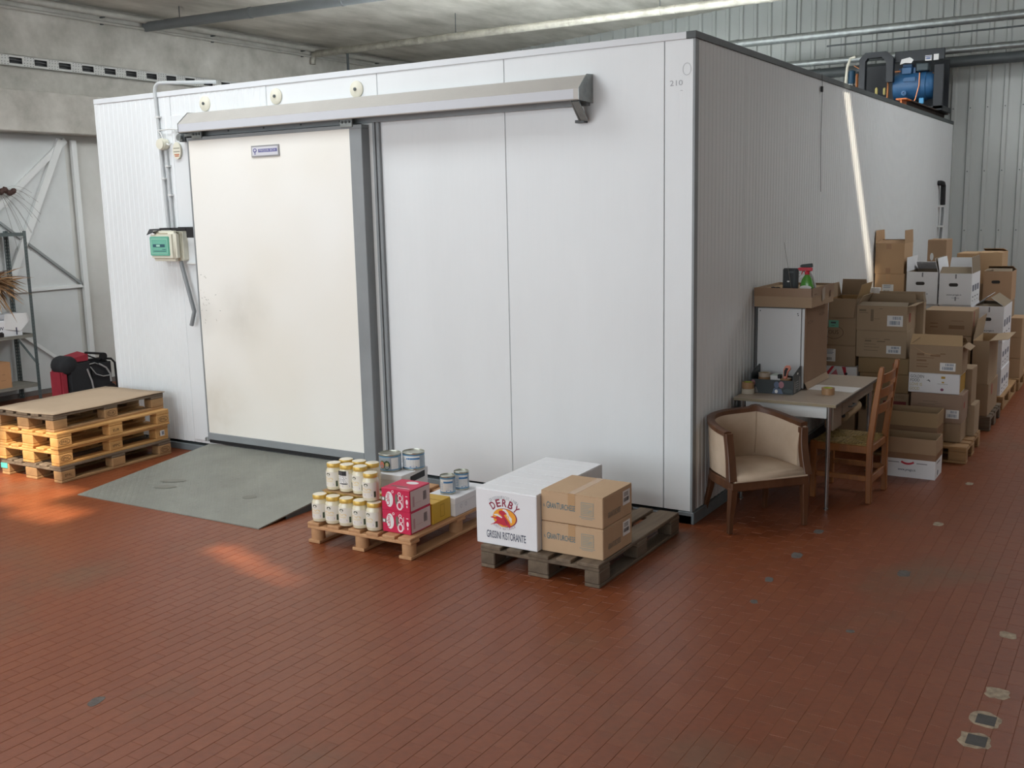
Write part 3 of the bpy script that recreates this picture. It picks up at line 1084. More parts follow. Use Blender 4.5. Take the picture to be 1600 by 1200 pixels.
pb = MB().prism([(0.052 * math.cos(2 * PI * i / 24), 0.075 * math.sin(2 * PI * i / 24)) for i in range(24)], fr, 0, 0.016).build('oval_plate', M_CREAM, al)
b = MB()
b.rect(fr, -0.04, 0.04, 0.018, 0.024, 0.0165, 1)
b.rect(fr, -0.04, 0.04, -0.012, -0.006, 0.0165, 1)
b.rect(fr, -0.032, 0.032, -0.04, -0.03, 0.0165, 0)
b.rect(fr, -0.026, 0.026, -0.053, -0.044, 0.0165, 0)
b.build('red_print', [mat('rust_ink', '#b5673c', 0.6), mat('olive_ink', '#6d6a55', 0.6)], pb)
mg = thing('limit_switch', 'small dark grey limit switch under the left end of the door rail', 'switch', (-4.80, -0.01, 2.88))
MB().box(-0.045, 0.06, -0.085, 0, -0.02, 0.06).build('housing', M_DGREY, mg, bevel=0.01, seg=2)
MB().lathe([(0.03, 0), (0.03, 0.03), (0, 0.032)], 14, Matrix.Translation((0, -0.085, 0.015)) @ RXM).build('roller', M_GALV, mg)
MB().box(0.06, 0.17, -0.1, -0.03, 0.02, 0.065).build('wall_bracket', M_GALV, mg)

# drain elbow and hanging wire on the long side
dp = thing('drain_pipe', 'black lagged elbow pipe low on the far end of the long side', 'pipe', (0.0, 9.1, 1.3))
MB().tube([(0.0, -0.12, 1.13), (0.04, -0.12, 1.13), (0.055, -0.05, 1.125), (0.055, 0.0, 1.09), (0.055, 0.02, 0.83)], 0.034, 10).build('lagging', M_BLACK, dp, smooth=True)
MB().tube([(0.055, 0.02, 0.83), (0.055, 0.03, 0.72), (0.03, 0.03, 0.0)], 0.018, 8).build('pipe_run', M_TRIM, dp, smooth=True)
b = MB()
b.box(0.0, 0.09, -0.03, 0.07, 0.52, 0.545)
b.box(0.0, 0.09, -0.03, 0.07, 0.80, 0.825)
b.build('pipe_clip', M_WHITEPL, dp)
wr = thing('hanging_wire', 'thin black wire with a small plug hanging down the long side', 'wire', (0.008, 2.955, 2.3))
MB().tube([(0.006, 0.0, 1.03), (0.012, 0, 0.9), (0.004, 0.02, 0.45), (0.006, 0.06, 0.0)], 0.002, 5).build('wire_run', M_BLACK, wr)
MB().box(0.0, 0.018, -0.015, 0.015, 0.87, 0.92).build('plug', M_BLACK, wr, bevel=0.004)

# ------------------------------------------------------------------ pipes under the roof


def roof_pipe(name, label, p, q, r, m, joints, hangers, mj=None):
    t = thing(name, label, 'pipe', p)
    d = Vector(q) - Vector(p)
    MB().tube([(0, 0, 0), d], r, 14).build('pipe_run', m, t, smooth=True)
    for f in joints:
        c = d * f
        u = d.normalized() * 0.02
        MB().tube([c - u, c + u], r * 1.09, 14).build('coupling', mj or m, t, smooth=True)
    for f in hangers:
        c = d * f
        zz = zc(p[0] + c[0]) - p[2]
        MB().tube([c + Vector((0, 0, r * 0.5)), (c[0], c[1], zz)], 0.006, 5).build('hanger', M_DGREY, t)
    return t


M_PVC = mat('dark_grey_pvc', '#6c7172', 0.45, var=0.1)
M_PIPE = mat('dusty_galvanised_pipe', '#b5b2a5', 0.45, 0.35, color2='#8f8d82', scale=9)
roof_pipe('ceiling_pipe', 'dark grey plastic pipe hung under the ceiling at upper left', (-9.36, 3.42, 4.775), (2.0, 3.42, 4.57), 0.065, M_PVC, (0.175, 0.31, 0.6), (0.06, 0.3, 0.6, 0.9))
g = roof_pipe('ceiling_pipe', 'long pale galvanised pipe crossing above the cold room roof', (-9.25, 6.75, 4.78), (4.5, 6.75, 4.735), 0.055, M_PIPE, (0.11, 0.15, 0.27, 0.34, 0.44, 0.455, 0.55, 0.75), (0.2, 0.44, 0.55, 0.7))
MB().tube([(0, 0, 0), (-0.08, 0, -0.02), (-0.11, 0, -0.1), (-0.11, 0, -0.16)], 0.05, 12).build('elbow', M_PIPE, g, smooth=True)
MB().tube([(0.55, 0.02, -0.03), (0.62, 0.02, -0.06), (0.62, 0.02, -0.6)], 0.022, 8).build('branch_pipe', M_DGREY, g, smooth=True)
roof_pipe('ceiling_pipe', 'shiny galvanised pipe in front of the corrugated wall, upper right', (-3.1, 9.0, 4.575), (5.8, 9.0, 4.575), 0.06, M_GALV, (0.02, 0.2, 0.33, 0.36, 0.5), (0.12, 0.36, 0.6, 0.85))
roof_pipe('wall_conduit', 'thin dark cable run just under the shiny galvanised pipe', (-1.6, 9.05, 4.42), (5.8, 9.05, 4.46), 0.012, M_DGREY, (), ())
roof_pipe('wall_conduit', 'grey steel pipe passing behind the compressor unit', (-2.6, 9.55, 4.27), (5.8, 9.55, 4.26), 0.05, M_GALV, (0.02, 0.2, 0.45), ())
roof_pipe('wall_conduit', 'thick black lagged pipe below the grey pipe behind the compressor', (-2.2, 9.7, 4.12), (5.8, 9.7, 4.13), 0.075, M_DGREY, (0.04, 0.42, 0.6), ())  # dark tube put in for a dark band under the grey pipe

# ------------------------------------------------------------------ compressor unit on the cold room roof
M_CFRAME = mat('black_blue_steel', '#23282d', 0.5)
M_CBLUE = mat('compressor_blue', '#2f6391', 0.45, var=0.2, scale=8)
M_COPPER = mat('copper', '#b3764d', 0.35, 0.7)
cu = thing('condensing_unit', 'black framed condensing unit with a blue compressor on the cold room roof', 'compressor', (-1.3, 9.0, CH + 0.12))
b = MB()
b.box(0.66, 1.31, 0.0, 0.05, 0.66, 0.81)
b.box(1.18, 1.31, 0.0, 0.05, 0.0, 0.6)
b.box(0.0, 1.31, 0.0, 0.7, -0.02, 0.05)
b.box(0.1, 1.28, 0.62, 0.66, 0.05, 0.72)  # dark sheet added at the back to darken the open interior
b.build('frame', M_CFRAME, cu, bevel=0.006)
fr = Frame((0, 0, 0), (1, 0, 0), (0, 0, 1))
b = MB()
b.prism([(0.2, 0.3), (0.2, 0.74), (0.28, 0.82), (0.56, 0.82), (0.66, 0.72), (0.66, 0.4), (0.58, 0.4), (0.56, 0.68), (0.5, 0.745), (0.31, 0.745), (0.28, 0.7), (0.28, 0.3)], fr, -0.02, 0.1)
b.build('fan_shroud', M_CFRAME, cu)
RYM = Matrix.Rotation(PI / 2, 4, 'Y')
b = MB()
b.lathe([(0.0, 0.0), (0.1, 0.0), (0.16, 0.02), (0.17, 0.06), (0.17, 0.34), (0.18, 0.35), (0.18, 0.4), (0.165, 0.41), (0.165, 0.46), (0.14, 0.5), (0.0, 0.51)], 24, Matrix.Translation((0.62, 0.18, 0.34)) @ RYM @ Matrix.Diagonal((1.12, 1.12, 1.12, 1)))
b.build('motor_body', M_CBLUE, cu, smooth=True)
b = MB()
b.box(0.7, 0.92, 0.06, 0.3, 0.46, 0.64)
b.build('cylinder_head', M_CBLUE, cu, bevel=0.05, seg=3, smooth=True)
MB().box(0.78, 0.96, -0.02, 0.06, 0.38, 0.45).build('side_cover', M_CBLUE, cu, bevel=0.015, seg=2, smooth=True)
MB().lathe([(0.035, 0), (0.035, 0.02), (0.015, 0.022), (0.012, 0.01)], 16, Matrix.Translation((0.8, -0.01, 0.24)) @ RXM).build('oil_sight', M_CBLUE, cu, smooth=True)
MB().box(0.94, 1.1, 0.02, 0.2, 0.53, 0.63).build('terminal_box', mat('dark_slate', '#3d4b50', 0.5), cu, bevel=0.01)
b = MB()
MB().tube([(0.58, -0.02, 0.05), (0.585, -0.02, 0.5), (0.61, 0.0, 0.54), (0.72, 0.08, 0.55)], 0.014, 8).build('copper_pipe', M_COPPER, cu, smooth=True)
MB().tube([(1.0, -0.02, 0.5), (1.0, -0.03, 0.33), (0.96, -0.04, 0.15), (0.9, -0.04, 0.04)], 0.008, 6).build('copper_pipe', M_COPPER, cu, smooth=True)
MB().tube([(1.15, 0.1, 0.5), (1.2, 0.05, 0.47), (1.22, 0.05, 0.38)], 0.008, 6).build('copper_pipe', M_COPPER, cu, smooth=True)
MB().tube([(0.165, -0.05, -0.1), (0.165, -0.05, 0.55)], 0.02, 8).build('copper_pipe', M_COPPER, cu, smooth=True)
MB().tube([(0.11, -0.02, 0.67), (0.19, -0.02, 0.62), (0.205, -0.02, 0.5)], 0.008, 6).build('copper_pipe', M_COPPER, cu, smooth=True)

b = MB()
b.tube([(0.13, -0.04, 0.79), (0.06, -0.04, 0.77), (0.02, -0.04, 0.65), (-0.0, -0.04, 0.4), (-0.1, -0.04, 0.12)], 0.02, 8)
b.build('white_hose', M_CREAM, cu, smooth=True)
b = MB()
b.lathe([(0.06, -0.1), (0.065, 0.0), (0.065, 0.38), (0.04, 0.42), (0.05, 0.44), (0.05, 0.6), (0.02, 0.62)], 16, Matrix.Translation((0.07, 0.02, 0)))
b.build('receiver', mat('dark_blue_paint', '#264c66', 0.5), cu, smooth=True)
MB().lathe([(0.055, 0), (0.055, 0.09)], 14, Matrix.Translation((0.065, -0.025, 0.33))).build('gauge_cap', M_GALV, cu, smooth=True)
b = MB()
for x, z in ((0.42, 0.25), (0.53, 0.24)):
    b.lathe([(0.012, 0), (0.02, 0.02), (0.02, 0.08), (0.01, 0.1)], 10, Matrix.Translation((x, 0.02, z)))
b.build('valve', mat('yellow_band', '#b9ad6a', 0.5), cu, smooth=True)
MB().box(0.42, 0.56, -0.06, -0.05, 0.02, 0.12).build('data_sheet', M_PAPER, cu)
MB().box(1.01, 1.07, -0.055, -0.02, 0.08, 0.16).build('blue_relay', mat('light_blue_plastic', '#4f9fd0', 0.4), cu, bevel=0.006)
MB().prism([(0.73, 0.63), (0.75, 0.7), (0.86, 0.72), (0.89, 0.7), (0.91, 0.68), (0.88, 0.64), (0.8, 0.65)], fr, 0.001, 0.005).build('peeling_label', M_PAPER, cu)
b = MB()
b.rect(fr, 1.06, 1.145, 0.655, 0.725, 0.0015, 0)
b.rect(fr, 1.17, 1.235, 0.655, 0.735, 0.0015, 0)
for x, w in ((1.068, 0.012), (1.085, 0.02), (1.108, 0.016), (1.13, 0.008)):
    b.rect(fr, x, x + w, 0.672, 0.698, 0.002, 1)
b.rect(fr, 1.062, 1.143, 0.705, 0.716, 0.002, 1)
b.build('label_print', [M_PAPER, mat('mid_blue_ink', '#3c5a94', 0.5)], cu)
for X in (0.24, 0.92):
    pass
for i, (xx, y0, y1, h, col) in enumerate(((-0.62, 6.9, 9.9, 0.10, '#4b3d37'), (-0.12, 6.95, 9.93, 0.115, '#4b3d37'))):
    ib = thing('steel_beam', ['rusty steel beam under the left of the condensing unit', 'steel beam with bright orange end under the right of the condensing unit'][i], 'beam', (xx, y0, CH + 0.006))
    M_RUST = mat('rusty_steel', col, 0.8, color2='#33261f', scale=10)
    b = MB()
    b.box(-0.06, 0.06, 0.02, y1 - y0, 0, 0.014)
    b.box(-0.06, 0.06, 0.02, y1 - y0, h - 0.022, h - 0.008)
    b.box(-0.006, 0.006, 0.02, y1 - y0, 0.014, h - 0.022)
    b.build('beam_body', M_RUST, ib)
    b = MB()
    b.box(-0.062, 0.062, 0.0, 0.3, -0.0, 0.015)
    b.box(-0.062, 0.062, 0.0, 0.3, h - 0.023, h - 0.007)
    b.box(-0.007, 0.007, 0.0, 0.3, 0.014, h - 0.022)
    b.build('painted_end', mat('orange_primer', '#d07a35', 0.6, color2='#a6562a', scale=12), ib)

# ------------------------------------------------------------------ pallets
_PM = {}


def shared_box(key, sx, sy, sz, m, bev=0.004):
    k = (key, sx, sy, sz, m.name)
    if k not in _PM:
        o = MB().box(-sx / 2, sx / 2, -sy / 2, sy / 2, -sz / 2, sz / 2).build(key, m, bevel=bev)
        _PM[k] = o.data
        bpy.data.objects.remove(o)
    return _PM[k]


def shared_cyl(key, r, h, m):
    k = (key, r, h, m.name)
    if k not in _PM:
        o = MB().lathe([(r, -h / 2), (r, h / 2)], 18).build(key, m, smooth=True)
        _PM[k] = o.data
        bpy.data.objects.remove(o)
    return _PM[k]


def pallet(label, loc, rotz, woods, group=None, W=0.8, L=1.2, round_blocks=False, seed=0, boards=None):
    """woods = (deck, cross, block, skid) materials; local origin is one bottom corner, skids run along y"""
    t = thing('pallet', label, 'pallet', loc, rotz, group)
    r = random.Random(seed)
    md, mc, mb_, ms = woods
    if boards is None:
        boards = [(0.0725, 0.145), (0.2325, 0.10), (0.40, 0.145), (0.5675, 0.10), (0.7275, 0.145)]
        boards = [(x * W / 0.8, w) for x, w in boards]
    th = 0.022
    for x, w in boards:
        instance('deck_board', shared_box('deck_board', w, L, th, md), t, (x, L / 2 + r.uniform(-0.003, 0.003), 0.144 - th / 2 + r.uniform(-0.001, 0.0)), (0, 0, r.uniform(-0.003, 0.003)))
    cw = 0.145 if not round_blocks else 0.1
    for y in (cw / 2, L / 2, L - cw / 2):
        instance('cross_board', shared_box('cross_board', W, cw, th, mc), t, (W / 2, y, 0.144 - 1.5 * th), (0, 0, r.uniform(-0.003, 0.003)))
        for x, w in ((0.05, 0.1), (W / 2, 0.145), (W - 0.05, 0.1)):
            if round_blocks:
                instance('block', shared_cyl('block', 0.047, 0.078, mb_), t, (x, y, 0.061))
            else:
                instance('block', shared_box('block', w, cw, 0.078, mb_, 0.006), t, (x, y, 0.061), (0, 0, r.uniform(-0.02, 0.02)))
    for x, w in ((0.05, 0.1), (W / 2, 0.145 if not round_blocks else 0.1), (W - 0.05, 0.1)):
        instance('skid_board', shared_box('skid_board', w, L, th, ms), t, (x, L / 2, th / 2), (0, 0, r.uniform(-0.003, 0.003)))
    return t


W_FRESH = (M_WOODN, M_WOODN, M_WOODN, M_WOODN)
W_DULL = (M_WOODW, M_WOODW, M_WOODO, M_WOODO)
W_OLD = (M_WOODW, M_WOODW, M_WOODW, M_WOODW)
W_MID = (M_WOODO, M_WOODO, M_WOODO, M_WOODO)

# stack of four at the left
SX, SY, SR = -5.90, -1.41, math.radians(2.0)
stk = []
for i, (lab, wd, ox, oy, rr) in enumerate((('bottom pallet of the stack of four left of the ramp, dull brown wood', W_DULL, 0, 0, 0),
                                          ('second pallet from the floor in the stack of four, fresh yellow wood', W_FRESH, -0.01, -0.01, 0.012),
                                          ('third pallet from the floor in the stack of four, fresh yellow wood', W_FRESH, 0.0, 0.0, -0.008),
                                          ('topmost pallet of the stack of four, grey weathered wood under cardboard', W_DULL, -0.055, -0.0, 0.01))):
    stk.append(pallet(lab, (SX + ox, SY + oy, 0.144 * i), SR + rr, wd, 'pallets stacked left of the ramp', seed=i))


def stamp(p, txt, x, y, face, w=0.07, oval=True):
    """burnt mark on a block face; face 'r' looks to +x, 'f' to -y"""
    blk = min((c for c in p.children if c.name.startswith('block')), key=lambda c: (c.location.x - x) ** 2 + (c.location.y - y) ** 2)
    b = MB()
    if face == 'r':
        fr = Frame((0.0506, 0, 0), (0, 1, 0), (0, 0, 1))
    else:
        fr = Frame((0, -0.0731, 0), (1, 0, 0), (0, 0, 1))
    if oval:
        b.ring(fr, 0, 0, w / 2 + 0.01, 0.026, 0.004, 0.0, n=20)
    b.text(fr, txt, 0, -0.012, 0.024, 0.0, 0, width=w * 0.82, bold=0.015)
    b.build('burnt_mark', M_STAMP, blk)


for i in range(3):
    stamp(stk[i], 'EPAL', 0.75, 0.07, 'r', 0.085, i != 0)
    stamp(stk[i], 'EPAL', 0.75, 1.12, 'r', 0.085, i != 1)
stamp(stk[1], 'IPPC', 0.75, 0.6, 'r', 0.1, False)
stamp(stk[2], 'EUR', 0.75, 0.6, 'r', 0.08, False)
stamp(stk[3], 'EUR', 0.75, 0.6, 'r', 0.08, True)
blk = min((c for c in stk[1].children if c.name.startswith('block')), key=lambda c: (c.location.x - 0.75) ** 2 + (c.location.y - 1.12) ** 2)
fr = Frame((0.0512, 0, 0), (0, 1, 0), (0, 0, 1))
b = MB()
b.rect(fr, -0.025, 0.025, -0.02, 0.032, 0.001, 0)
b.rect(fr, -0.008, 0.02, -0.012, 0.022, 0.0016, 1)
b.build('paper_tag', [M_PAPER, mat('grey_ink', '#8b8e96', 0.6)], blk)
blk = min((c for c in stk[0].children if c.name.startswith('block')), key=lambda c: (c.location.x - 0.05) ** 2 + (c.location.y - 0.07) ** 2)
MB().box(-0.05, 0.035, -0.078, -0.072, -0.002, 0.042).build('turquoise_tag', mat('turquoise_tape', '#5fc3bb', 0.5), blk)
cs = thing('cardboard_sheet', 'large flat beige cardboard sheet lying on the topmost stacked pallet', 'cardboard', (SX - 0.06, SY + 0.01, 0.577), SR + 0.012)
b = MB()
NX, NY = 6, 8
for i in range(NX + 1):
    for j in range(NY + 1):
        X, Y = -0.01 + 0.82 * i / NX, -0.005 + 1.215 * j / NY
        z = 0.004 * (math.sin(i * 1.3) * math.cos(j * 0.9)) + 0.006
        b.v.append((X, Y, z))
for i in range(NX):
    for j in range(NY):
        a = i * (NY + 1) + j
        b.f.append((a, a + NY + 1, a + NY + 2, a + 1))
        b.m.append(0)
sh = b.build('top_sheet', card('beige_sheet', '#b7a188'), cs, smooth='all')
mo = sh.modifiers.new('thick', 'SOLIDIFY')
mo.thickness = 0.005
sh2 = MB().box(-0.005, 0.80, 0.0, 1.2, 0.0, 0.0015).build('lower_sheet', card('dark_sheet', '#8a7866'), cs)

# ------------------------------------------------------------------ pallet of jars and tins
JX, JY, JZ = -2.14, -1.575, 0.145
jp = pallet('small fresh pine pallet with round blocks carrying jars and tins', (JX, JY, 0), math.radians(1.5), W_FRESH if False else (mat('pale_pine', '#c79c72', 0.7, color2='#b08259', scale=9, stretch=(1, 0.15, 1), island=0.08),) * 4,
            W=0.86, L=1.2, round_blocks=True, seed=21, boards=[(0.05, 0.1), (0.22, 0.1), (0.4, 0.1), (0.55, 0.1), (0.68, 0.1), (0.81, 0.1)])
M_JAR = mat('mayonnaise_jar', '#e3dcc0', 0.18, coat=0.7, var=0.05, scale=9)
M_LIDT = mat('cream_lid', '#ece3cc', 0.35, coat=0.3)
M_LIDG = mat('gold_lid_rim', '#dcb95f', 0.3, 0.25)
M_LBL = [mat('jar_label', '#e6e2d6', 0.4, coat=0.4), mat('gold_print', '#e3cd98', 0.4), mat('jar_logo', '#3c4a35', 0.5), mat('lilac_print', '#c6bccb', 0.5)]


def cyl_patch(b, r, a0, a1, z0, z1, mi, n=8):
    for i in range(n):
        t, u = a0 + (a1 - a0) * i / n, a0 + (a1 - a0) * (i + 1) / n
        b.add([(r * math.cos(t), r * math.sin(t), z0), (r * math.cos(u), r * math.sin(u), z0), (r * math.cos(u), r * math.sin(u), z1), (r * math.cos(t), r * math.sin(t), z1)], [(0, 1, 2, 3)], mi)


def cyl_blob(b, r, tc, zc_, wa, hz, mi, n=12):
    pts = [(tc + wa * math.cos(2 * PI * i / n), zc_ + hz * math.sin(2 * PI * i / n)) for i in range(n)]
    b.add([(r * math.cos(t), r * math.sin(t), z) for t, z in pts], [tuple(range(n))], mi)


def make_jar():
    t = thing('mayonnaise_jar', '', 'jar', (0, 0, 0), 0, 'mayonnaise jars on the small pallet')
    MB().lathe([(0.0, 0.0), (0.044, 0.0), (0.053, 0.006), (0.0565, 0.02), (0.0565, 0.12), (0.053, 0.142), (0.044, 0.157), (0.043, 0.166), (0.0, 0.166)], 24).build('glass_body', M_JAR, t, smooth=True)
    MB().lathe([(0.0475, 0.158), (0.049, 0.162), (0.049, 0.181), (0.046, 0.186), (0.042, 0.187), (0.0, 0.186)], 24, mis=[1, 1, 1, 0, 0, 0]).build('lid', [M_LIDT, M_LIDG], t, smooth=True)
    b = MB()
    A = -PI / 2
    cyl_patch(b, 0.0569, A - 1.3, A + 1.3, 0.026, 0.13, 0, 14)
    cyl_blob(b, 0.0573, A, 0.112, 0.28, 0.011, 2)
    cyl_blob(b, 0.0574, A, 0.109, 0.14, 0.005, 0)
    cyl_blob(b, 0.0573, A - 0.3, 0.082, 0.32, 0.011, 1)
    cyl_blob(b, 0.0573, A + 0.35, 0.08, 0.3, 0.01, 1)
    cyl_patch(b, 0.0573, A - 0.5, A + 0.55, 0.063, 0.067, 1, 6)
    cyl_blob(b, 0.0573, A + 0.25, 0.045, 0.5, 0.012, 3)
    cyl_patch(b, 0.0573, A + 0.95, A + 1.2, 0.03, 0.07, 2, 3)
    b.build('paper_label', M_LBL, t)
    return t


jar0 = make_jar()
cs_, sn_ = math.cos(math.radians(1.5)), math.sin(math.radians(1.5))
spots = []
ordn = ['first', 'second', 'third', 'fourth', 'fifth', 'sixth']
for j in range(3):
    for i in range(5 if j == 0 else 6 if False else 5):
        row = ['front', 'middle', 'back'][j]
        spots.append((-2.078 + 0.1155 * i, -1.505 + 0.0175 * 0 + 0.116 * j + 0.003 * i, JZ, (-0.2 if i == 0 else 0.0) + random.uniform(-0.35, 0.35),
                      'gold-lidded jar, %s from the left in the %s row of the lower tier' % (ordn[i], row)))
ZT2 = JZ + 0.196
for j in range(2):
    for i in range(3 if j == 0 else 3):
        spots.append((-2.045 + 0.1155 * i + 0.01 * j, -1.385 + 0.116 * j, ZT2, random.uniform(-0.35, 0.35),
                      'gold-lidded jar, %s from the left in the %s row of the upper tier' % (ordn[i], ['front', 'back'][j])))
spots.append((-1.66, -1.465, JZ + 0.188, 0.05, 'single gold-lidded jar standing forward on the upper tier beside the red cartons'))
for n_, (x, y, z, a, lab) in enumerate(spots):
    o = jar0 if n_ == 0 else copy_tree(jar0)
    o.location, o.rotation_euler, o['label'] = (x, y, z), (0, 0, a), lab
    if 'upper tier' in lab and 'second from the left in the front' in lab:
        b = MB()
        A = -PI / 2 - a
        cyl_patch(b, 0.058, A - 0.95, A + 0.85, 0.055, 0.15, 0, 8)
        cyl_patch(b, 0.0584, A - 0.9, A + 0.6, 0.118, 0.15, 1, 6)
        for q in range(5):
            cyl_patch(b, 0.0584, A - 0.8, A + 0.6 - 0.1 * (q % 3), 0.072 + q * 0.009, 0.075 + q * 0.009, 1, 4)
        cyl_patch(b, 0.0584, A - 0.4, A + 0.7, 0.058, 0.066, 1, 4)
        b.build('barcode_sticker', [M_PAPER, M_INK], o)
tr = MB().box(-0.182, 0.175, -0.118, 0.13, 0, 0.006)
tro = tr.build('jar_tray', mat('cardboard_layer', '#a58258', 0.8), None)
tro.location = (-1.925, -1.33, JZ + 0.1885)
tag(tro, 'thin brown card layer lying between the two tiers of jars', 'cardboard')

# cartons and tins on the same pallet
M_CRED = mat('crimson_card', '#c8204c', 0.45)
M_PINKW = mat('pale_pink_print', '#f0d8dc', 0.5)


def red_carton(z, label):
    t = thing('red_carton', label, 'carton', (-1.548, -1.497, z), math.radians(2.5), 'red cartons on the small pallet')
    w, d, h = 0.222, 0.235, 0.147
    MB().box(0, w, 0, d, 0, h).build('body', M_CRED, t, bevel=0.003)
    fr = Frame((0, 0, 0), (1, 0, 0), (0, 0, 1))
    b = MB()
    b.ell(fr, 0.062, 0.075, 0.03, 0.052, 0.0012, 1)
    b.ell(fr, 0.062, 0.075, 0.027, 0.048, 0.0016, 2)
    b.text(fr, 'Calvo', 0.064, 0.075, 0.03, 0.0022, 3, width=0.082, rot=PI / 2, bold=0.03)
    b.rect(fr, 0.0, 0.032, 0.062, 0.088, 0.0013, 4)
    b.ell(fr, 0.014, 0.075, 0.008, 0.01, 0.0018, 2)
    b.ell(fr, 0.118, 0.08, 0.011, 0.036, 0.0012, 4)
    b.ring(fr, 0.142, 0.04, 0.024, 0.03, 0.011, 0.0012, 1)
    b.ring(fr, 0.148, 0.09, 0.017, 0.02, 0.006, 0.0013, 1)
    b.ring(fr, 0.142, 0.118, 0.012, 0.012, 0.005, 0.0013, 1)
    b.rect(fr, 0.168, 0.172, 0.03, 0.115, 0.0013, 1)
    b.rect(fr, 0.19, 0.207, 0.105, 0.11, 0.0013, 1)
    b.ell(fr, 0.2, 0.07, 0.009, 0.017, 0.0013, 1)
    b.ell(fr, 0.2, 0.04, 0.005, 0.008, 0.0013, 1)
    b.ring(fr, 0.09, 0.128, 0.009, 0.009, 0.004, 0.0013, 1)
    frt = Frame((0, 0, h), (1, 0, 0), (0, 1, 0))
    b.ell(frt, 0.13, 0.17, 0.045, 0.03, 0.0012, 2)
    b.rect(frt, 0.03, 0.16, 0.06, 0.075, 0.0012, 4)
    b.rect(frt, 0.1, 0.2, 0.03, 0.04, 0.0012, 1)
    b.build('front_print', [M_CRED, M_PINKW, M_PAPER, M_CRED, mat('olive_grey_print', '#6d6f62', 0.5)], t)
    fr = Frame((w, 0, 0), (0, 1, 0), (0, 0, 1))
    b = MB()
    b.rect(fr, 0.008, d - 0.006, 0.008, h - 0.008, 0.0012, 0)
    b.barcode(fr, 0.15, 0.19, 0.05, 0.11, 0.0018, 1)
    b.rect(fr, 0.06, 0.13, 0.05, 0.052, 0.0018, 2)
    b.rect(fr, 0.03, 0.05, 0.03, 0.1, 0.0018, 2)
    b.build('side_label', [mat('pale_side_print', '#d9c6c4', 0.6), mat('grey_code', '#6b6468', 0.6), mat('faint_pink', '#c39a9e', 0.6)], t)
    return t


red_carton(JZ, 'lower of the two red cartons with a white oval logo, beside the jars')
red_carton(JZ + 0.1475, 'upper of the two red cartons with a white oval logo, beside the jars')
yc = thing('yellow_carton', 'small yellow carton between the red cartons and the low white carton', 'carton', (-1.552, -1.245, JZ), math.radians(1.5))
M_YEL = mat('yellow_card', '#d3ab3a', 0.5)
MB().box(0, 0.222, 0, 0.215, 0, 0.142).build('body', M_YEL, yc, bevel=0.003)
fr = Frame((0.222, 0, 0), (0, 1, 0), (0, 0, 1))
b = MB()
b.rect(fr, 0.09, 0.093, 0.03, 0.115, 0.001)
b.rect(fr, 0.135, 0.138, 0.03, 0.115, 0.001)
b.rect(fr, 0.09, 0.138, 0.112, 0.115, 0.001)
b.rect(fr, 0.09, 0.138, 0.03, 0.033, 0.001)
b.build('side_print', mat('dark_yellow_ink', '#a07c20', 0.6), yc)
MB().box(0, 0.222, 0.10, 0.106, 0.142, 0.1428).build('lid_seam', mat('seam_yellow', '#a98526', 0.6), yc)
lw = thing('white_carton', 'low white carton with two small tins on it, at the right of the small pallet', 'carton', (-1.535, -1.02, JZ), math.radians(0.5))
MB().box(0, 0.232, 0, 0.40, 0, 0.122).build('body', K_WHITE, lw, bevel=0.003)
MB().box(-0.003, 0.235, -0.003, 0.403, 0.085, 0.13).build('lid', K_WHITE, lw, bevel=0.003)
fr = Frame((0.235, 0, 0), (0, 1, 0), (0, 0, 1))
b = MB()
b.ring(fr, 0.07, 0.06, 0.012, 0.014, 0.003, 0.0, n=12)
b.ring(fr, 0.13, 0.062, 0.012, 0.014, 0.003, 0.0, n=12)
b.build('faint_marks', mat('faint_grey', '#b9babf', 0.7), lw)
bw = thing('white_carton', 'taller white carton carrying the two big tins behind the jars', 'carton', (-1.938, -1.12, JZ), math.radians(0.5))
MB().box(0, 0.26, 0, 0.31, 0, 0.262).build('body', K_WHITE, bw, bevel=0.003)
MB().box(-0.002, 0.262, -0.002, 0.312, 0.222, 0.266).build('lid', K_WHITE, bw, bevel=0.003)
fr = Frame((0.262, 0, 0), (0, 1, 0), (0, 0, 1))
b = MB()
b.poly(fr, [(0.1, 0.195), (0.27, 0.205), (0.27, 0.25), (0.1, 0.238)], 0.001, 0)
b.poly(fr, [(0.14, 0.175), (0.27, 0.18), (0.27, 0.203), (0.14, 0.195)], 0.001, 1)
b.build('black_label', [M_INK, M_PAPER], bw)

M_TIN = mat('bare_tin', '#b3b4a8', 0.3, 0.8)
M_TBLUE = mat('tin_blue', '#5b94bd', 0.35, 0.2)
M_TSILV = mat('tin_grey_blue', '#a9b7c2', 0.35, 0.35)


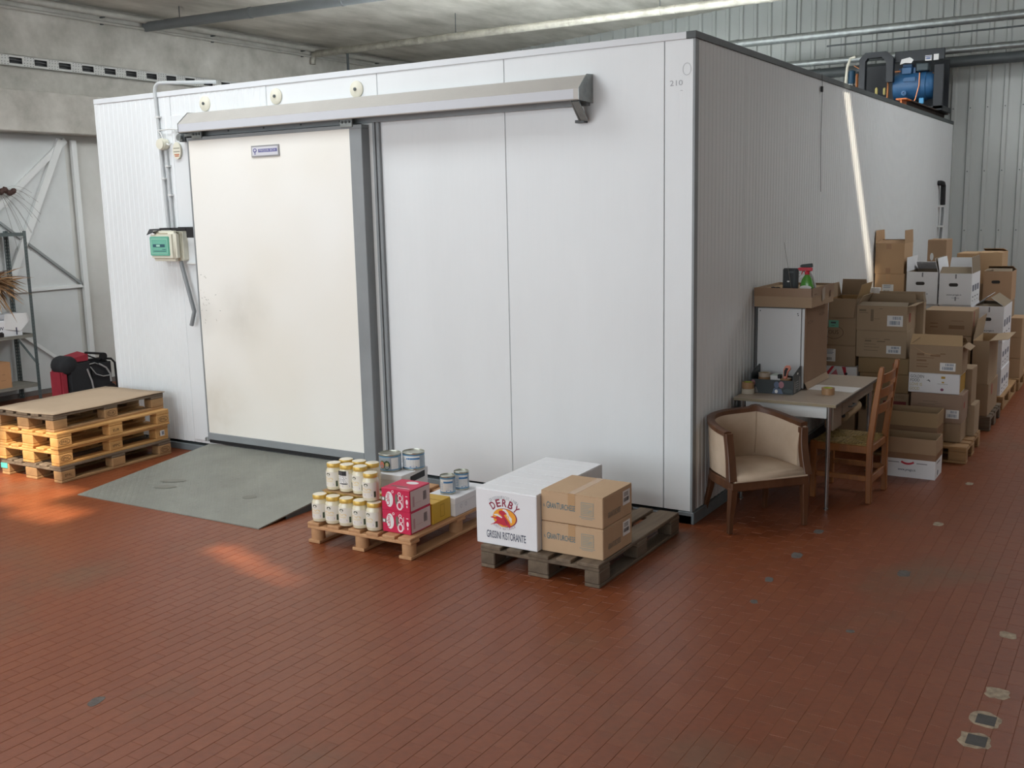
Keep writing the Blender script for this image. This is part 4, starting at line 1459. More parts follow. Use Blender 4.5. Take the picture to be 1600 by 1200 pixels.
def tin(label, loc, r, h, rot, picture, group):
    t = thing('tin_can', label, 'tin', loc, rot, group)
    MB().lathe([(0.0, 0.002), (r * 0.96, 0.0), (r, 0.004), (r, 0.008), (r * 0.985, 0.012), (r * 0.985, h * 0.15), (r * 0.985, h * 0.84), (r * 0.985, h - 0.012), (r, h - 0.008), (r, h - 0.002), (r * 0.965, h), (r * 0.95, h - 0.007), (0.0, h - 0.007)], 32,
               mis=[0, 0, 0, 0, 2, 1, 2, 0, 0, 0, 0, 0, 0]).build('can_body', [M_TIN, M_TSILV, M_TBLUE], t, smooth=True)
    b = MB()
    A = -PI / 2
    q = r * 0.985 + 0.0006
    if picture:
        cyl_blob(b, q, A - 0.35, h * 0.42, 0.3, h * 0.24, 2)
        cyl_blob(b, q, A + 0.1, h * 0.4, 0.3, h * 0.26, 4)
        cyl_blob(b, q + 0.0004, A - 0.4, h * 0.42, 0.26, h * 0.19, 3)
        cyl_blob(b, q + 0.0004, A + 0.12, h * 0.44, 0.16, h * 0.12, 5)
        cyl_patch(b, q, A + 0.5, A + 1.2, h * 0.17, h * 0.8, 0, 5)
    else:
        cyl_patch(b, q, A - 0.9, A + 0.9, h * 0.16, h * 0.82, 0, 8)
        cyl_patch(b, q + 0.0003, A - 0.35, A + 0.9, h * 0.62, h * 0.72, 1, 6)
        for i in range(5):
            cyl_patch(b, q + 0.0003, A - 0.8, A - 0.4, h * (0.25 + 0.09 * i), h * (0.27 + 0.09 * i), 1, 2)
            cyl_patch(b, q + 0.0003, A - 0.25, A + 0.8, h * (0.22 + 0.08 * i), h * (0.235 + 0.08 * i), 6, 4)
        cyl_blob(b, q + 0.0004, A + 0.3, h * 0.2, 0.35, h * 0.05, 1)
    b.build('label_print', [M_PAPER, mat('label_blue', '#3f7fb5', 0.45), mat('leaf_green', '#55733e', 0.5), mat('salmon', '#e08a76', 0.5), mat('deep_green', '#33502f', 0.5), mat('pale_yellow', '#d8d2a4', 0.5), mat('soft_grey_print', '#b7bcc6', 0.5)], t)
    return t


g = 'tins on the small pallet'
tin('big flat tin with salmon and leaf picture on the taller white carton', (-1.853, -1.012, JZ + 0.2665), 0.08, 0.125, 0.25, True, g)
tin('big flat tin with white printed label, right of the pair on the taller white carton', (-1.737, -0.893, JZ + 0.2665), 0.08, 0.123, 0.3, False, g)
tin('small tin nearer the camera on the low white carton', (-1.425, -0.925, JZ + 0.1305), 0.054, 0.13, 0.4, False, g)
tin('small tin further back on the low white carton', (-1.405, -0.785, JZ + 0.1305), 0.054, 0.13, 0.6, False, g)

# ------------------------------------------------------------------ weathered pallet with breadstick and corn cartons
dp_ = pallet('grey weathered pallet near the cold room corner carrying white and brown cartons', (-0.832, -1.425, 0), 0.0, W_OLD, W=0.831, L=1.205, seed=40)
ZD = 0.1445


def derby(y, label, front):
    t = thing('breadstick_carton', label, 'carton', (-0.878, y, ZD), random.uniform(-0.006, 0.006), 'white cartons on the weathered pallet')
    w, d, h = 0.441, 0.218, 0.352
    MB().box(0, w, 0, d, 0, h).build('body', K_WHITE, t, bevel=0.004)
    MB().box(0.002, w - 0.002, 0.002, d / 2 - 0.001, h, h + 0.004).build('top_flap', K_WHITE, t, bevel=0.0015)
    MB().box(0.002, w - 0.002, d / 2 + 0.001, d - 0.002, h, h + 0.004).build('top_flap', K_WHITE, t, bevel=0.0015)
    if front:
        fr = Frame((0, 0, 0), (1, 0, 0), (0, 0, 1))
        b = MB()
        cx_, cy_ = 0.205, 0.185
        b.ell(fr, cx_ + 0.008, cy_, 0.088, 0.06, 0.001, 2, n=32)
        b.ell(fr, cx_ + 0.004, cy_ + 0.001, 0.084, 0.056, 0.0013, 1, n=32)
        # leaping horse and rider
        k_ = 0.00043
        em = lambda pts: [(cx_ + 0.004 + (x - 345) * k_, cy_ + (525 - y_) * k_) for x, y_ in pts]
        b.poly(fr, em([(105, 540), (150, 525), (185, 540), (215, 520), (240, 505), (300, 515), (290, 490), (262, 478), (250, 455), (262, 430), (300, 420), (340, 425), (375, 450), (395, 465),
                       (360, 472), (340, 490), (370, 520), (400, 555), (435, 600), (450, 640), (440, 665), (415, 655), (395, 640), (330, 645), (270, 630), (225, 625), (190, 630), (150, 640),
                       (105, 660), (120, 645), (160, 625), (190, 600), (210, 585), (195, 560), (160, 550), (130, 550)][::-1]), 0.0018, 0)
        b.poly(fr, em([(165, 492), (230, 480), (312, 522), (300, 536), (240, 515), (185, 506)][::-1]), 0.0022, 4)
        b.poly(fr, em([(325, 398), (370, 400), (410, 440), (425, 480), (470, 520), (470, 580), (452, 590), (440, 560), (400, 520), (385, 480), (360, 440), (318, 420)][::-1]), 0.0016, 4)
        b.poly(fr, em([(395, 470), (420, 500), (425, 540), (410, 520)][::-1]), 0.0022, 1)
        b.poly(fr, em([(190, 555), (215, 560), (210, 590), (185, 600)][::-1]), 0.0022, 1)
        b.poly(fr, em([(330, 520), (372, 560), (400, 610), (392, 625), (365, 590)][::-1]), 0.0022, 2)
        b.poly(fr, em([(255, 640), (330, 655), (390, 660), (300, 665)][::-1]), 0.0022, 1)
        b.arc_text(fr, 'DERBY', cx_, cy_ - 0.035, 0.115, 2.35, 0.7, 0.047, 0.001, 2, wid=1.1, ry=0.92, bold=0.07)
        b.arc_text(fr, 'GRISSINIFICIO LINEA', cx_, cy_ - 0.035, 0.165, 2.2, 0.92, 0.02, 0.001, 5, wid=0.95, ry=0.93)
        b.arc_text(fr, 'BONTÀ NATURALE', cx_, cy_ + 0.05, 0.13, -2.25, -0.85, 0.017, 0.001, 6, wid=0.95, ry=1.0, up=False)
        b.text(fr, 'GRISSINI RISTORANTE', 0.218, 0.045, 0.047, 0.001, 3, width=0.285, bold=0.02)
        b.build('front_print', [M_RED, M_ORANGE, mat('wine_ink', '#8f2a44', 0.6), M_NAVY, M_PAPER, mat('grey_ink', '#8b8e96', 0.6), mat('mauve_ink', '#a68497', 0.6)], t)
    return t


for i in range(4):
    derby(-1.392 + 0.2205 * i, ['white breadstick carton with red horse emblem, frontmost of the white row', 'white carton directly behind the one with the horse emblem',
                               'third white carton back in the row on the weathered pallet', 'rearmost white carton of the row on the weathered pallet'][i], i == 0)


def gran(z, label):
    t = thing('corn_carton', label, 'carton', (-0.4335, -1.345, z), random.uniform(-0.004, 0.004), 'brown cartons on the weathered pallet')
    w, d, h = 0.419, 0.395, 0.19
    MB().box(0, w, 0, d, 0, h - 0.004).build('body', K_TAN, t, bevel=0.004)
    MB().box(0.001, w / 2 - 0.003, 0.001, d - 0.001, h - 0.004, h).build('top_flap', K_TAN, t, bevel=0.0012)
    MB().box(w / 2 + 0.003, w - 0.001, 0.001, d - 0.001, h - 0.004, h).build('top_flap', K_TAN, t, bevel=0.0012)
    b = MB()
    b.box(w / 2 - 0.024, w / 2 + 0.024, -0.0008, d, h, h + 0.0006)
    b.box(w / 2 - 0.024, w / 2 + 0.024, -0.0009, 0.0, h - 0.1, h + 0.0006)
    b.build('tape', mat('clear_tape', '#b8946c', 0.22), t)
    fr = Frame((0, 0, 0), (1, 0, 0), (0, 0, 1))
    b = MB()
    b.text(fr, 'IL', 0.024, 0.09, 0.016, 0.001, 0, width=0.013, bold=0.01)
    b.text(fr, 'G', 0.048, 0.083, 0.04, 0.001, 0, width=0.02, bold=0.02)
    b.text(fr, 'RAN', 0.082, 0.084, 0.034, 0.001, 0, width=0.044, bold=0.02)
    b.text(fr, 'T', 0.117, 0.083, 0.04, 0.001, 0, width=0.019, bold=0.02)
    b.text(fr, 'URCHESE', 0.181, 0.084, 0.034, 0.001, 0, width=0.105, bold=0.02)
    b.rect(fr, 0.273, 0.358, 0.068, 0.148, 0.001, 1)
    b.rect(fr, 0.277, 0.354, 0.072, 0.144, 0.0014, 2)
    for i in range(6):
        b.rect(fr, 0.282, 0.35 - 0.012 * (i % 3), 0.13 - i * 0.01, 0.134 - i * 0.01, 0.0018, 1)
    b.ring(fr, 0.335, 0.09, 0.012, 0.01, 0.003, 0.0018, 1, n=14)
    b.rect(fr, 0.262, 0.365, 0.055, 0.06, 0.001, 1)
    b.rect(fr, 0.275, 0.35, 0.046, 0.05, 0.001, 1)
    b.build('front_print', [M_TEAL, mat('pale_teal_ink', '#93958a', 0.6), mat('tan_ink', '#b39b7c', 0.7)], t)
    fr = Frame((w, 0, 0), (0, 1, 0), (0, 0, 1))
    b = MB()
    b.text(fr, 'GRANTURCHESE', 0.15, 0.05, 0.034, 0.001, 0, width=0.17, bold=0.02)
    b.rect(fr, 0.265, 0.365, 0.075, 0.165, 0.001, 1)
    b.barcode(fr, 0.28, 0.35, 0.095, 0.12, 0.0015, 2)
    for i in range(3):
        b.rect(fr, 0.28, 0.34, 0.13 + i * 0.009, 0.134 + i * 0.009, 0.0015, 2)
    b.build('side_print', [mat('faded_teal_ink', '#7f7f74', 0.6), M_PAPER, M_INK], t)
    return t


gran(ZD, 'lower brown carton with blue-green lettering on the weathered pallet')
gran(ZD + 0.193, 'upper brown taped carton with blue-green lettering on the weathered pallet')

# ------------------------------------------------------------------ desk and what is on it
DX, DY, DZ = 0.026, 0.745, 0.785
M_LAM = mat('beige_laminate', '#b3a595', 0.4, var=0.05, scale=3)
M_CHROME = mat('chrome_tube', '#a6a4a2', 0.25, 0.85)
M_DWOOD = mat('desk_drawer_front', '#8a7a68', 0.6, var=0.12, scale=5)
dk = thing('desk', 'beige laminate desk with chrome legs against the ribbed cold room side', 'desk', (DX, DY, 0))
MB().box(0, 0.755, 0, 1.33, DZ - 0.024, DZ).build('desktop', M_LAM, dk, bevel=0.002)
ed = MB()
ed.box(0, 0.755, -0.003, 0.0, DZ - 0.022, DZ - 0.003)
ed.build('edge_strip', mat('chipped_edge', '#8f8877', 0.7, color2='#9a8a6c', scale=7), dk)
MB().box(0.755, 0.758, 0, 1.33, DZ - 0.022, DZ - 0.003).build('edge_strip', mat('dark_edge', '#5d5348', 0.6), dk)
for x, y in ((0.06, 0.03), (0.70, 0.03), (0.06, 1.28), (0.70, 1.28)):
    lg = MB().tube([(x, y, 0.012), (x, y, DZ - 0.024)], [0.013, 0.017], 12).build('leg', M_CHROME, dk, smooth=True)
    MB().lathe([(0.018, 0), (0.018, 0.01), (0.013, 0.014)], 12, Matrix.Translation((x, y, 0))).build('leg_foot', M_CHROME, lg, smooth=True)
MB().box(0.74 - 0.03, 0.74 - 0.012, 0.05, 0.28, DZ - 0.2, DZ - 0.024).build('side_apron', M_DWOOD, dk)
MB().box(0.74 - 0.03, 0.74 - 0.012, 0.74, 1.27, DZ - 0.1, DZ - 0.024).build('side_apron', M_DWOOD, dk)
dw = MB()
dw.box(0.715, 0.735, 0.285, 0.735, DZ - 0.13, DZ - 0.03)
dwo = dw.build('drawer', M_DWOOD, dk, bevel=0.003)
MB().tube([(0.735, 0.44, DZ - 0.09), (0.758, 0.45, DZ - 0.09), (0.758, 0.57, DZ - 0.09), (0.735, 0.58, DZ - 0.09)], 0.006, 6).build('drawer_handle', M_DGREY, dwo)
MB().box(0.3, 0.715, 0.29, 0.73, DZ - 0.125, DZ - 0.117).build('drawer_floor', M_DWOOD, dk)
MB().box(0.08, 0.695, 0.045, 0.06, DZ - 0.115, DZ - 0.024).build('front_apron', M_WHITEPL, dk)
MB().box(0.02, 0.035, 0.06, 1.27, 0.3, DZ - 0.024).build('back_apron', mat('dark_apron', '#3a3532', 0.7), dk)
pr = thing('paper_roll', 'roll of brown wrapping paper held under the open side of the desk', 'roll', (0.705, 1.27, 0.606), 0)
MB().tube([(0, 0, 0), (-0.005, 0.42, 0.005)], 0.045, 16).build('roll_body', card('kraft', '#a89070'), pr, smooth=True)
MB().tube([(0, -0.002, 0), (0, 0.0, 0)], 0.018, 10).build('core', M_DGREY, pr)
MB().bar((-0.02, 0.1, 0.04), (-0.02, 0.1, 0.054), 0.02, 0.004).build('hanging_strap', M_DGREY, pr)
MB().bar((-0.02, 0.34, 0.04), (-0.02, 0.34, 0.15), 0.02, 0.004).build('hanging_strap', M_DGREY, pr)

# cabinet standing on the desk
cb = thing('cabinet', 'white-fronted cabinet with brown cardboard side standing on the desk', 'cabinet', (0.03, 1.255, DZ + 0.001))
MB().box(0.0, 0.372, 0.01, 0.62, 0, 0.632).build('body', mat('cabinet_grey', '#7c7a75', 0.6), cb, bevel=0.004)
MB().box(0.005, 0.345, -0.008, 0.01, 0.01, 0.622).build('door', mat('white_board', '#d9dcdd', 0.4), cb, bevel=0.002)
MB().box(0.351, 0.372, -0.008, 0.01, 0.01, 0.622).build('door_frame', mat('white_board', '#d9dcdd', 0.4), cb, bevel=0.002)
sd = MB().box(0.3725, 0.379, 0.0, 0.625, 0.05, 0.632).build('cardboard_side', card('side_brown', '#8f735c'), cb)
fr = Frame((0.379, 0, 0), (0, 1, 0), (0, 0, 1))
for y, z in ((0.12, 0.51), (0.44, 0.545)):
    b = MB()
    b.rect(fr, y - 0.07, y - 0.045, z - 0.008, z + 0.008, 0.001)
    b.ring(fr, y, z, 0.03, 0.014, 0.006, 0.001, n=14)
    b.rect(fr, y + 0.045, y + 0.07, z - 0.008, z + 0.008, 0.001)
    b.build('side_print', mat('brown_print', '#6e513b', 0.7), sd, kind='stuff')
b = MB()
b.add([(0.3795, 0.0, 0.05), (0.3795, 0.62, 0.05), (0.40, 0.62, 0.003), (0.40, 0.0, 0.003), (0.3845, 0.0, 0.05), (0.3845, 0.62, 0.05), (0.405, 0.62, 0.003), (0.405, 0.0, 0.003)],
      [(0, 1, 2, 3), (7, 6, 5, 4), (0, 4, 5, 1), (1, 5, 6, 2), (2, 6, 7, 3), (3, 7, 4, 0)])
b.build('folded_flap', card('flap_tan', '#a8917a'), cb)
b = MB()
for x, z in ((0.025, 0.6), (0.318, 0.585), (0.322, 0.572)):
    b.box(x - 0.004, x + 0.004, -0.0095, -0.008, z - 0.004, z + 0.004)
b.build('door_screws', M_DGREY, cb)


def tray_walls(b, w, d, h, t=0.005, floor_t=0.005, mi=0, mf=None):
    b.box(0, w, 0, t, 0, h, mi)
    b.box(0, w, d - t, d, 0, h, mi)
    b.box(0, t, t, d - t, 0, h, mi)
    b.box(w - t, w, t, d - t, 0, h, mi)
    b.box(t, w - t, t, d - t, 0, floor_t, mi if mf is None else mf)


ty = thing('cardboard_tray', 'shallow open cardboard tray on top of the white cabinet', 'carton', (0.014, 1.22, DZ + 0.634))
ZTY = DZ + 0.634
b = MB()
tray_walls(b, 0.445, 0.62, 0.145, 0.006)
b.build('tray_body', card('tray_tan', '#ab9379'), ty)
b = MB()
b.box(-0.002, 0.447, -0.002, 0.002, 0.082, 0.147)
b.box(0.443, 0.448, -0.002, 0.622, 0.082, 0.147)
b.build('taped_band', mat('tape_band', '#8f7052', 0.4), ty)
fr = Frame((0.4485, 0, 0), (0, 1, 0), (0, 0, 1))
b = MB()
b.poly(fr, [(0.27, 0.03), (0.35, 0.045), (0.35, 0.14), (0.27, 0.125)], 0.001, 0)
b.rect(fr, 0.05, 0.12, 0.095, 0.1, 0.001, 1)
b.rect(fr, 0.49, 0.52, 0.05, 0.1, 0.001, 1)
b.build('side_label', [mat('worn_label', '#a89c8c', 0.7), mat('brown_print', '#6e513b', 0.7)], ty, kind='stuff')
MB().box(0.02, 0.42, 0.02, 0.6, 0.006, 0.128).build('packing_layer', card('packing', '#b49a78'), ty)
ZI = ZTY + 0.1285
ra = thing('radio', 'small black radio with a raised aerial standing in the cardboard tray', 'radio', (0.19, 1.36, ZI))
MB().box(0, 0.115, 0, 0.04, 0, 0.16).build('case', mat('black_plastic', '#22282a', 0.45), ra, bevel=0.006, seg=2)
fr = Frame((0, -0.0005, 0), (1, 0, 0), (0, 0, 1))
b = MB()
b.ell(fr, 0.045, 0.06, 0.01, 0.006, 0.0005, 0)
b.rect(fr, 0.045, 0.085, 0.125, 0.14, 0.0005, 1)
b.rect(fr, 0.088, 0.092, 0.02, 0.15, 0.0005, 1)
b.build('dial_print', [M_PAPER, mat('slate_print', '#4b5658', 0.5)], ra)
MB().tube([(0.075, -0.015, 0.005), (0.012, -0.02, 0.36)], [0.0022, 0.0012], 5).build('aerial', M_CHROME, ra)
sp = thing('handset', 'black handset lying in front of the radio in the cardboard tray', 'handset', (0.14, 1.27, ZI))
MB().box(0.04, 0.155, 0, 0.04, 0, 0.012).build('grip', M_BLACK, sp, bevel=0.004)
b = MB()
b.lathe([(0.0, 0), (0.018, 0.002), (0.018, 0.02), (0.0, 0.024)], 10, Matrix.Translation((0.0, 0.02, 0)))
b.lathe([(0.0, 0), (0.018, 0.002), (0.018, 0.018), (0.0, 0.022)], 10, Matrix.Translation((0.036, 0.02, 0)))
b.build('ear_pieces', M_BLACK, sp, smooth=True)


def spray(name, label, loc, body_c, top_c, h, w, lean=0.0):
    t = thing(name, label, 'spray bottle', loc)
    rx_ = Matrix.Rotation(lean, 4, 'Y')
    S = Matrix.Diagonal((1, 0.6, 1, 1))
    MB().lathe([(0.0, 0), (w, 0.004), (w, 0.03), (w * 0.75, h * 0.45), (w * 0.38, h * 0.62), (w * 0.3, h * 0.7)], 20, rx_ @ S).build('bottle', body_c, t, smooth=True)
    b = MB()
    b.lathe([(w * 0.36, h * 0.66), (w * 0.36, h * 0.78), (w * 0.2, h * 0.82)], 12, rx_)
    b.box(-w * 1.15, w * 0.75, -0.011, 0.011, h * 0.82, h * 0.97, 0, rx_)
    b.box(-w * 1.35, -w * 1.1, -0.007, 0.007, h * 0.87, h * 0.95, 0, rx_)
    b.bar(rx_ @ Vector((-w * 0.6, 0, h * 0.84)), rx_ @ Vector((-w * 0.85, 0, h * 0.66)), 0.012, 0.006)
    b.build('trigger_head', top_c, t, bevel=0.003)
    return t


s1 = spray('spray_bottle', 'green spray bottle with a red trigger standing in the cardboard tray', (0.385, 1.34, ZI), mat('green_bottle', '#4f9a35', 0.25, coat=0.5), mat('red_trigger', '#cf2a3f', 0.4), 0.175, 0.052)
fr = Frame((0, -0.033, 0), (1, 0, 0), (0, 0, 1))
b = MB()
b.ell(fr, 0.0, 0.02, 0.045, 0.015, 0.001)
b.build('white_label', M_PAPER, s1)
s2 = spray('spray_bottle', 'leaning white spray bottle with a dark nozzle behind the green one', (0.385, 1.44, ZI), mat('milky_bottle', '#c9cfd2', 0.3, coat=0.3), mat('dark_trigger', '#2e3b3a', 0.4), 0.2, 0.045, -0.12)
b = MB()
for i in range(3):
    b.box(-0.03, 0.02, -0.029, -0.026, 0.1 + i * 0.02, 0.108 + i * 0.02, 0, Matrix.Rotation(-0.5, 4, 'Y'))
b.build('white_stripes', M_PAPER, s2)

# crate of tapes
kr = thing('crate', 'black cardboard display crate with raised ends holding tape rolls on the desk', 'crate', (0.075, 0.985, DZ + 0.001), math.radians(2))
M_KR = mat('black_print_card', '#2d3638', 0.45, var=0.15)
b = MB()
w, d, h = 0.325, 0.235, 0.105
tray_walls(b, w, d, h, 0.006)
for x0 in (0.0, w - 0.006):
    fr = Frame((x0, 0, 0), (0, 1, 0), (0, 0, 1))
    b.prism([(0.0, h), (d, h), (d, 0.185), (d - 0.02, 0.19), (0.05, 0.155), (0.0, 0.14)], fr, 0, 0.006)
b.build('crate_body', M_KR, kr)
b = MB()
for x in (0.0315, 0.2):
    pass
fr = Frame((w, 0, 0), (0, 1, 0), (0, 0, 1))
b.ell(fr, 0.12, 0.145, 0.02, 0.008, 0.001, 0)
b.poly(fr, [(0.02, 0.01), (0.07, 0.01), (0.06, 0.09), (0.03, 0.1)], 0.001, 1)
b.poly(fr, [(0.15, 0.005), (0.22, 0.01), (0.2, 0.11), (0.17, 0.12)], 0.001, 1)
for i in range(4):
    b.rect(fr, 0.075, 0.145, 0.03 + 0.017 * i, 0.038 + 0.017 * i, 0.001, 2)
fr = Frame((0, 0, 0), (1, 0, 0), (0, 0, 1))
b.ell(fr, 0.02, 0.075, 0.016, 0.024, 0.001, 3)
b.poly(fr, [(0.0, 0.005), (0.06, 0.005), (0.045, 0.045), (0.012, 0.05)], 0.001, 1)
b.ell(fr, 0.2, 0.07, 0.02, 0.025, 0.001, 4)
b.ell(fr, 0.235, 0.072, 0.02, 0.026, 0.001, 3)
b.poly(fr, [(0.165, 0.003), (0.25, 0.003), (0.235, 0.04), (0.18, 0.045)], 0.001, 4)
b.ell(fr, 0.198, 0.02, 0.012, 0.014, 0.0014, 0)
b.ell(fr, 0.285, 0.028, 0.035, 0.016, 0.001, 5)
b.build('crate_print', [M_PAPER, mat('grey_figure_print', '#7d7a78', 0.5), mat('pale_line_print', '#8f9292', 0.5), mat('dusty_pink_print', '#a06f78', 0.5), mat('dusty_blue_print', '#5b6b85', 0.5), mat('charcoal_print', '#3d484a', 0.5)], kr, kind='stuff')


def tape_roll(label, loc, r, h, m, core=True, tilt=(0, 0, 0), top=None, group='tape rolls on the desk'):
    t = thing('tape_roll', label, 'tape', loc, 0, group)
    ri = r * 0.74
    o = MB().lathe([(ri, 0), (r, 0), (r, h), (ri, h), (ri, 0)], 28).build('tape_winding', m, t, smooth=True)
    o.rotation_euler = tilt
    c = MB().lathe([(ri * 0.93, 0.001), (ri, 0.001), (ri, h - 0.001), (ri * 0.93, h - 0.001), (ri * 0.93, 0.001)], 24).build('core', top or card('core', '#b8a888'), t, smooth=True)
    c.rotation_euler = tilt
    return t


tape_roll('brown tape roll with green core standing alone beside the white paper', (0.622, 1.135, DZ + 0.001), 0.048, 0.05, M_TAPE, top=mat('lime_core', '#b9c94a', 0.6))
tape_roll('pale roll under the other tape roll at the wall end of the desk', (0.073, 0.935, DZ + 0.001), 0.049, 0.038, mat('pale_tape', '#bfb6a6', 0.5))
tape_roll('brown tape roll lying on the pale roll at the wall end of the desk', (0.071, 0.937, DZ + 0.04), 0.044, 0.048, M_TAPE, top=mat('lime_core', '#b9c94a', 0.6))
tape_roll('lower brown tape roll inside the black crate', (0.145, 1.1, DZ + 0.075), 0.046, 0.036, M_TAPE)
tape_roll('upper pale tape roll inside the black crate', (0.147, 1.098, DZ + 0.112), 0.046, 0.03, mat('pale_tape2', '#b7a796', 0.5))
MB().box(0.03, 0.3, 0.02, 0.215, 0.006, 0.073).build('stuffing', mat('grey_stuffing', '#63625e', 0.8), kr)
nb = thing('notepad', 'small pale green and white notepad lying in the black crate', 'notepad', (0.203, 1.06, DZ + 0.083), math.radians(-6))
MB().box(0, 0.085, 0, 0.1, 0, 0.045).build('pages', M_PAPER, nb, bevel=0.002)
MB().box(-0.001, 0.086, -0.001, 0.101, 0.045, 0.048).build('cover', mat('mint_paper', '#cfe0d8', 0.6), nb)
cu_ = thing('cutter', 'orange and black tape cutter standing in the black crate', 'cutter', (0.335, 1.05, DZ + 0.081))
MB().lathe([(0.0, 0), (0.044, 0.0), (0.044, 0.03), (0.0, 0.03)], 16, Matrix.Translation((-0.02, 0.03, 0))).build('tape_base', M_TAPE, cu_, smooth=True)
fr = Frame((-0.03, 0.0, 0.03), (1, 0, 0), (0, 0, 1))
MB().prism([(0.0, 0.0), (0.025, 0.0), (0.035, 0.05), (0.055, 0.075), (0.045, 0.1), (0.015, 0.1), (0.0, 0.07)], fr, -0.03, 0.0).build('handle', mat('coral_plastic', '#dd8d78', 0.4), cu_, bevel=0.004)
MB().prism([(0.008, 0.02), (0.02, 0.02), (0.03, 0.06), (0.04, 0.08), (0.02, 0.085), (0.008, 0.06)], fr, 0.0, 0.004).build('handle_inlay', M_BLACK, cu_)
MB().box(-0.07, -0.045, -0.01, 0.03, 0.03, 0.06).build('blade_guard', M_BLACK, cu_, bevel=0.003)
pp = thing('paper_sheet', 'white paper sheets lying on the desk behind the lone tape roll', 'paper', (0.42, 1.24, DZ + 0.001), math.radians(-2))
MB().box(0, 0.35, 0.05, 0.26, 0, 0.0025).build('sheet', M_PAPER, pp)
MB().box(0.02, 0.352, 0.06, 0.265, 0.0026, 0.004).build('sheet', M_PAPER, pp)

# ------------------------------------------------------------------ barrel-backed armchair
M_DARKW = mat('dark_walnut', '#6a4730', 0.4, color2='#4c2e1c', scale=8, stretch=(1, 1, 0.2), coat=0.0)
M_UPH = mat('cream_upholstery', '#c4b09a', 0.85, color2='#b5a089', scale=5, bump=0.08, bscale=160)
ac = thing('armchair', 'low barrel-backed armchair with cream upholstery and dark wood frame', 'armchair', (0.496, 0.129, 0), math.atan2(0.43, 0.386))
HW = 0.285
# plan of the back: from the left arm front, round the back, to the right arm front
plan = []
for i in range(33):
    t = PI - PI * i / 32
    ex = 0.62
    c, s_ = math.cos(t), math.sin(t)
    plan.append((HW * math.copysign(abs(c) ** ex, c), 0.03 + 0.44 * abs(s_) ** ex))


def back_top(i):
    if i <= 8:
        return 0.683 + 0.04 * i / 8
    return 0.723 + 0.027 * (i - 8) / 12 if i <= 20 else 0.75 - 0.045 * (i - 20) / 12


seat_z = 0.385
NP = len(plan)
vs = []
for i, (x, y) in enumerate(plan):
    nx, ny = (x / HW) * 0.9, ((y - 0.1) / 0.4)
    l = math.hypot(nx, ny) or 1
    nx, ny = nx / l, ny / l
    zt_ = back_top(i)
    for (oo, z) in ((0.022, seat_z - 0.005), (0.024, (seat_z + zt_) / 2), (0.022, zt_ - 0.01), (-0.02, zt_ - 0.01), (-0.034, (seat_z + zt_) / 2 + 0.02), (-0.026, seat_z - 0.005)):
        k_ = 0.94 + 0.06 * (z - seat_z) / 0.35
        vs.append(((x + nx * oo) * k_, (y + ny * oo), z))
fs = []
for i in range(NP - 1):
    for j in range(6):
        a, c = i * 6 + j, i * 6 + (j + 1) % 6
        fs.append((a, c, c + 6, a + 6))
fs += [tuple(range(6))[::-1], tuple((NP - 1) * 6 + j for j in range(6))]
MB().add(vs, fs).build('back_upholstery', M_UPH, ac, smooth=True)
# centre seam
sx, sy = plan[20]
MB().tube([(sx * 0.95 - 0.012, sy - 0.026, seat_z + 0.05), (sx - 0.016, sy - 0.032, seat_z + 0.19), (sx - 0.008, sy - 0.02, 0.735)], 0.004, 6).build('back_seam', mat('seam_cord', '#a38f79', 0.9), ac)
# top rail
b = MB()
vs = []
for i, (x, y) in enumerate(plan):
    a, c = plan[max(i - 1, 0)], plan[min(i + 1, NP - 1)]
    d = Vector((c[0] - a[0], c[1] - a[1])).normalized()
    nx, ny = -d.y, d.x
    z = back_top(i)
    for oo, dz in ((0.03, -0.014), (0.032, 0.014), (0.012, 0.022), (-0.02, 0.014), (-0.022, -0.014)):
        vs.append((x + nx * oo, y + ny * oo, z + dz + (0.012 if abs(i - 20) < 2 and dz > 0 else 0)))
fs = []
for i in range(NP - 1):
    for j in range(5):
        a, c = i * 5 + j, i * 5 + (j + 1) % 5
        fs.append((a, a + 5, c + 5, c))
fs += [tuple(range(5)), tuple((NP - 1) * 5 + j for j in range(5))[::-1]]
MB().add(vs, fs).build('top_rail', M_DARKW, ac, smooth=True)
# arm posts sweeping down and forward
for s in (-1, 1):
    pts = []
    for i in range(10):
        f = i / 9
        z = 0.69 + (0.37 - 0.69) * f
        pts.append((s * (HW + 0.002 - 0.008 * math.sin(f * PI)), 0.035 - 0.012 * math.sin(f * PI * 0.8) - 0.05 * f ** 2.2, z))
    b = MB()
    vs = []
    for i, p in enumerate(pts):
        w_ = 0.027 + 0.002 * (i / 9)
        d_ = 0.022 + 0.008 * abs(i / 9 - 0.3)
        for a_, c_ in ((-1, -1), (1, -1), (1, 1), (-1, 1)):
            vs.append((p[0] + a_ * w_, p[1] + c_ * d_, p[2]))
    fs = [(i * 4 + j, i * 4 + (j + 1) % 4, (i + 1) * 4 + (j + 1) % 4, (i + 1) * 4 + j) for i in range(9) for j in range(4)]
    fs += [(3, 2, 1, 0), (36, 37, 38, 39)]
    b.add([Vector(v) for v in vs], fs)
    b.build('arm_post', M_DARKW, ac, bevel=0.004)
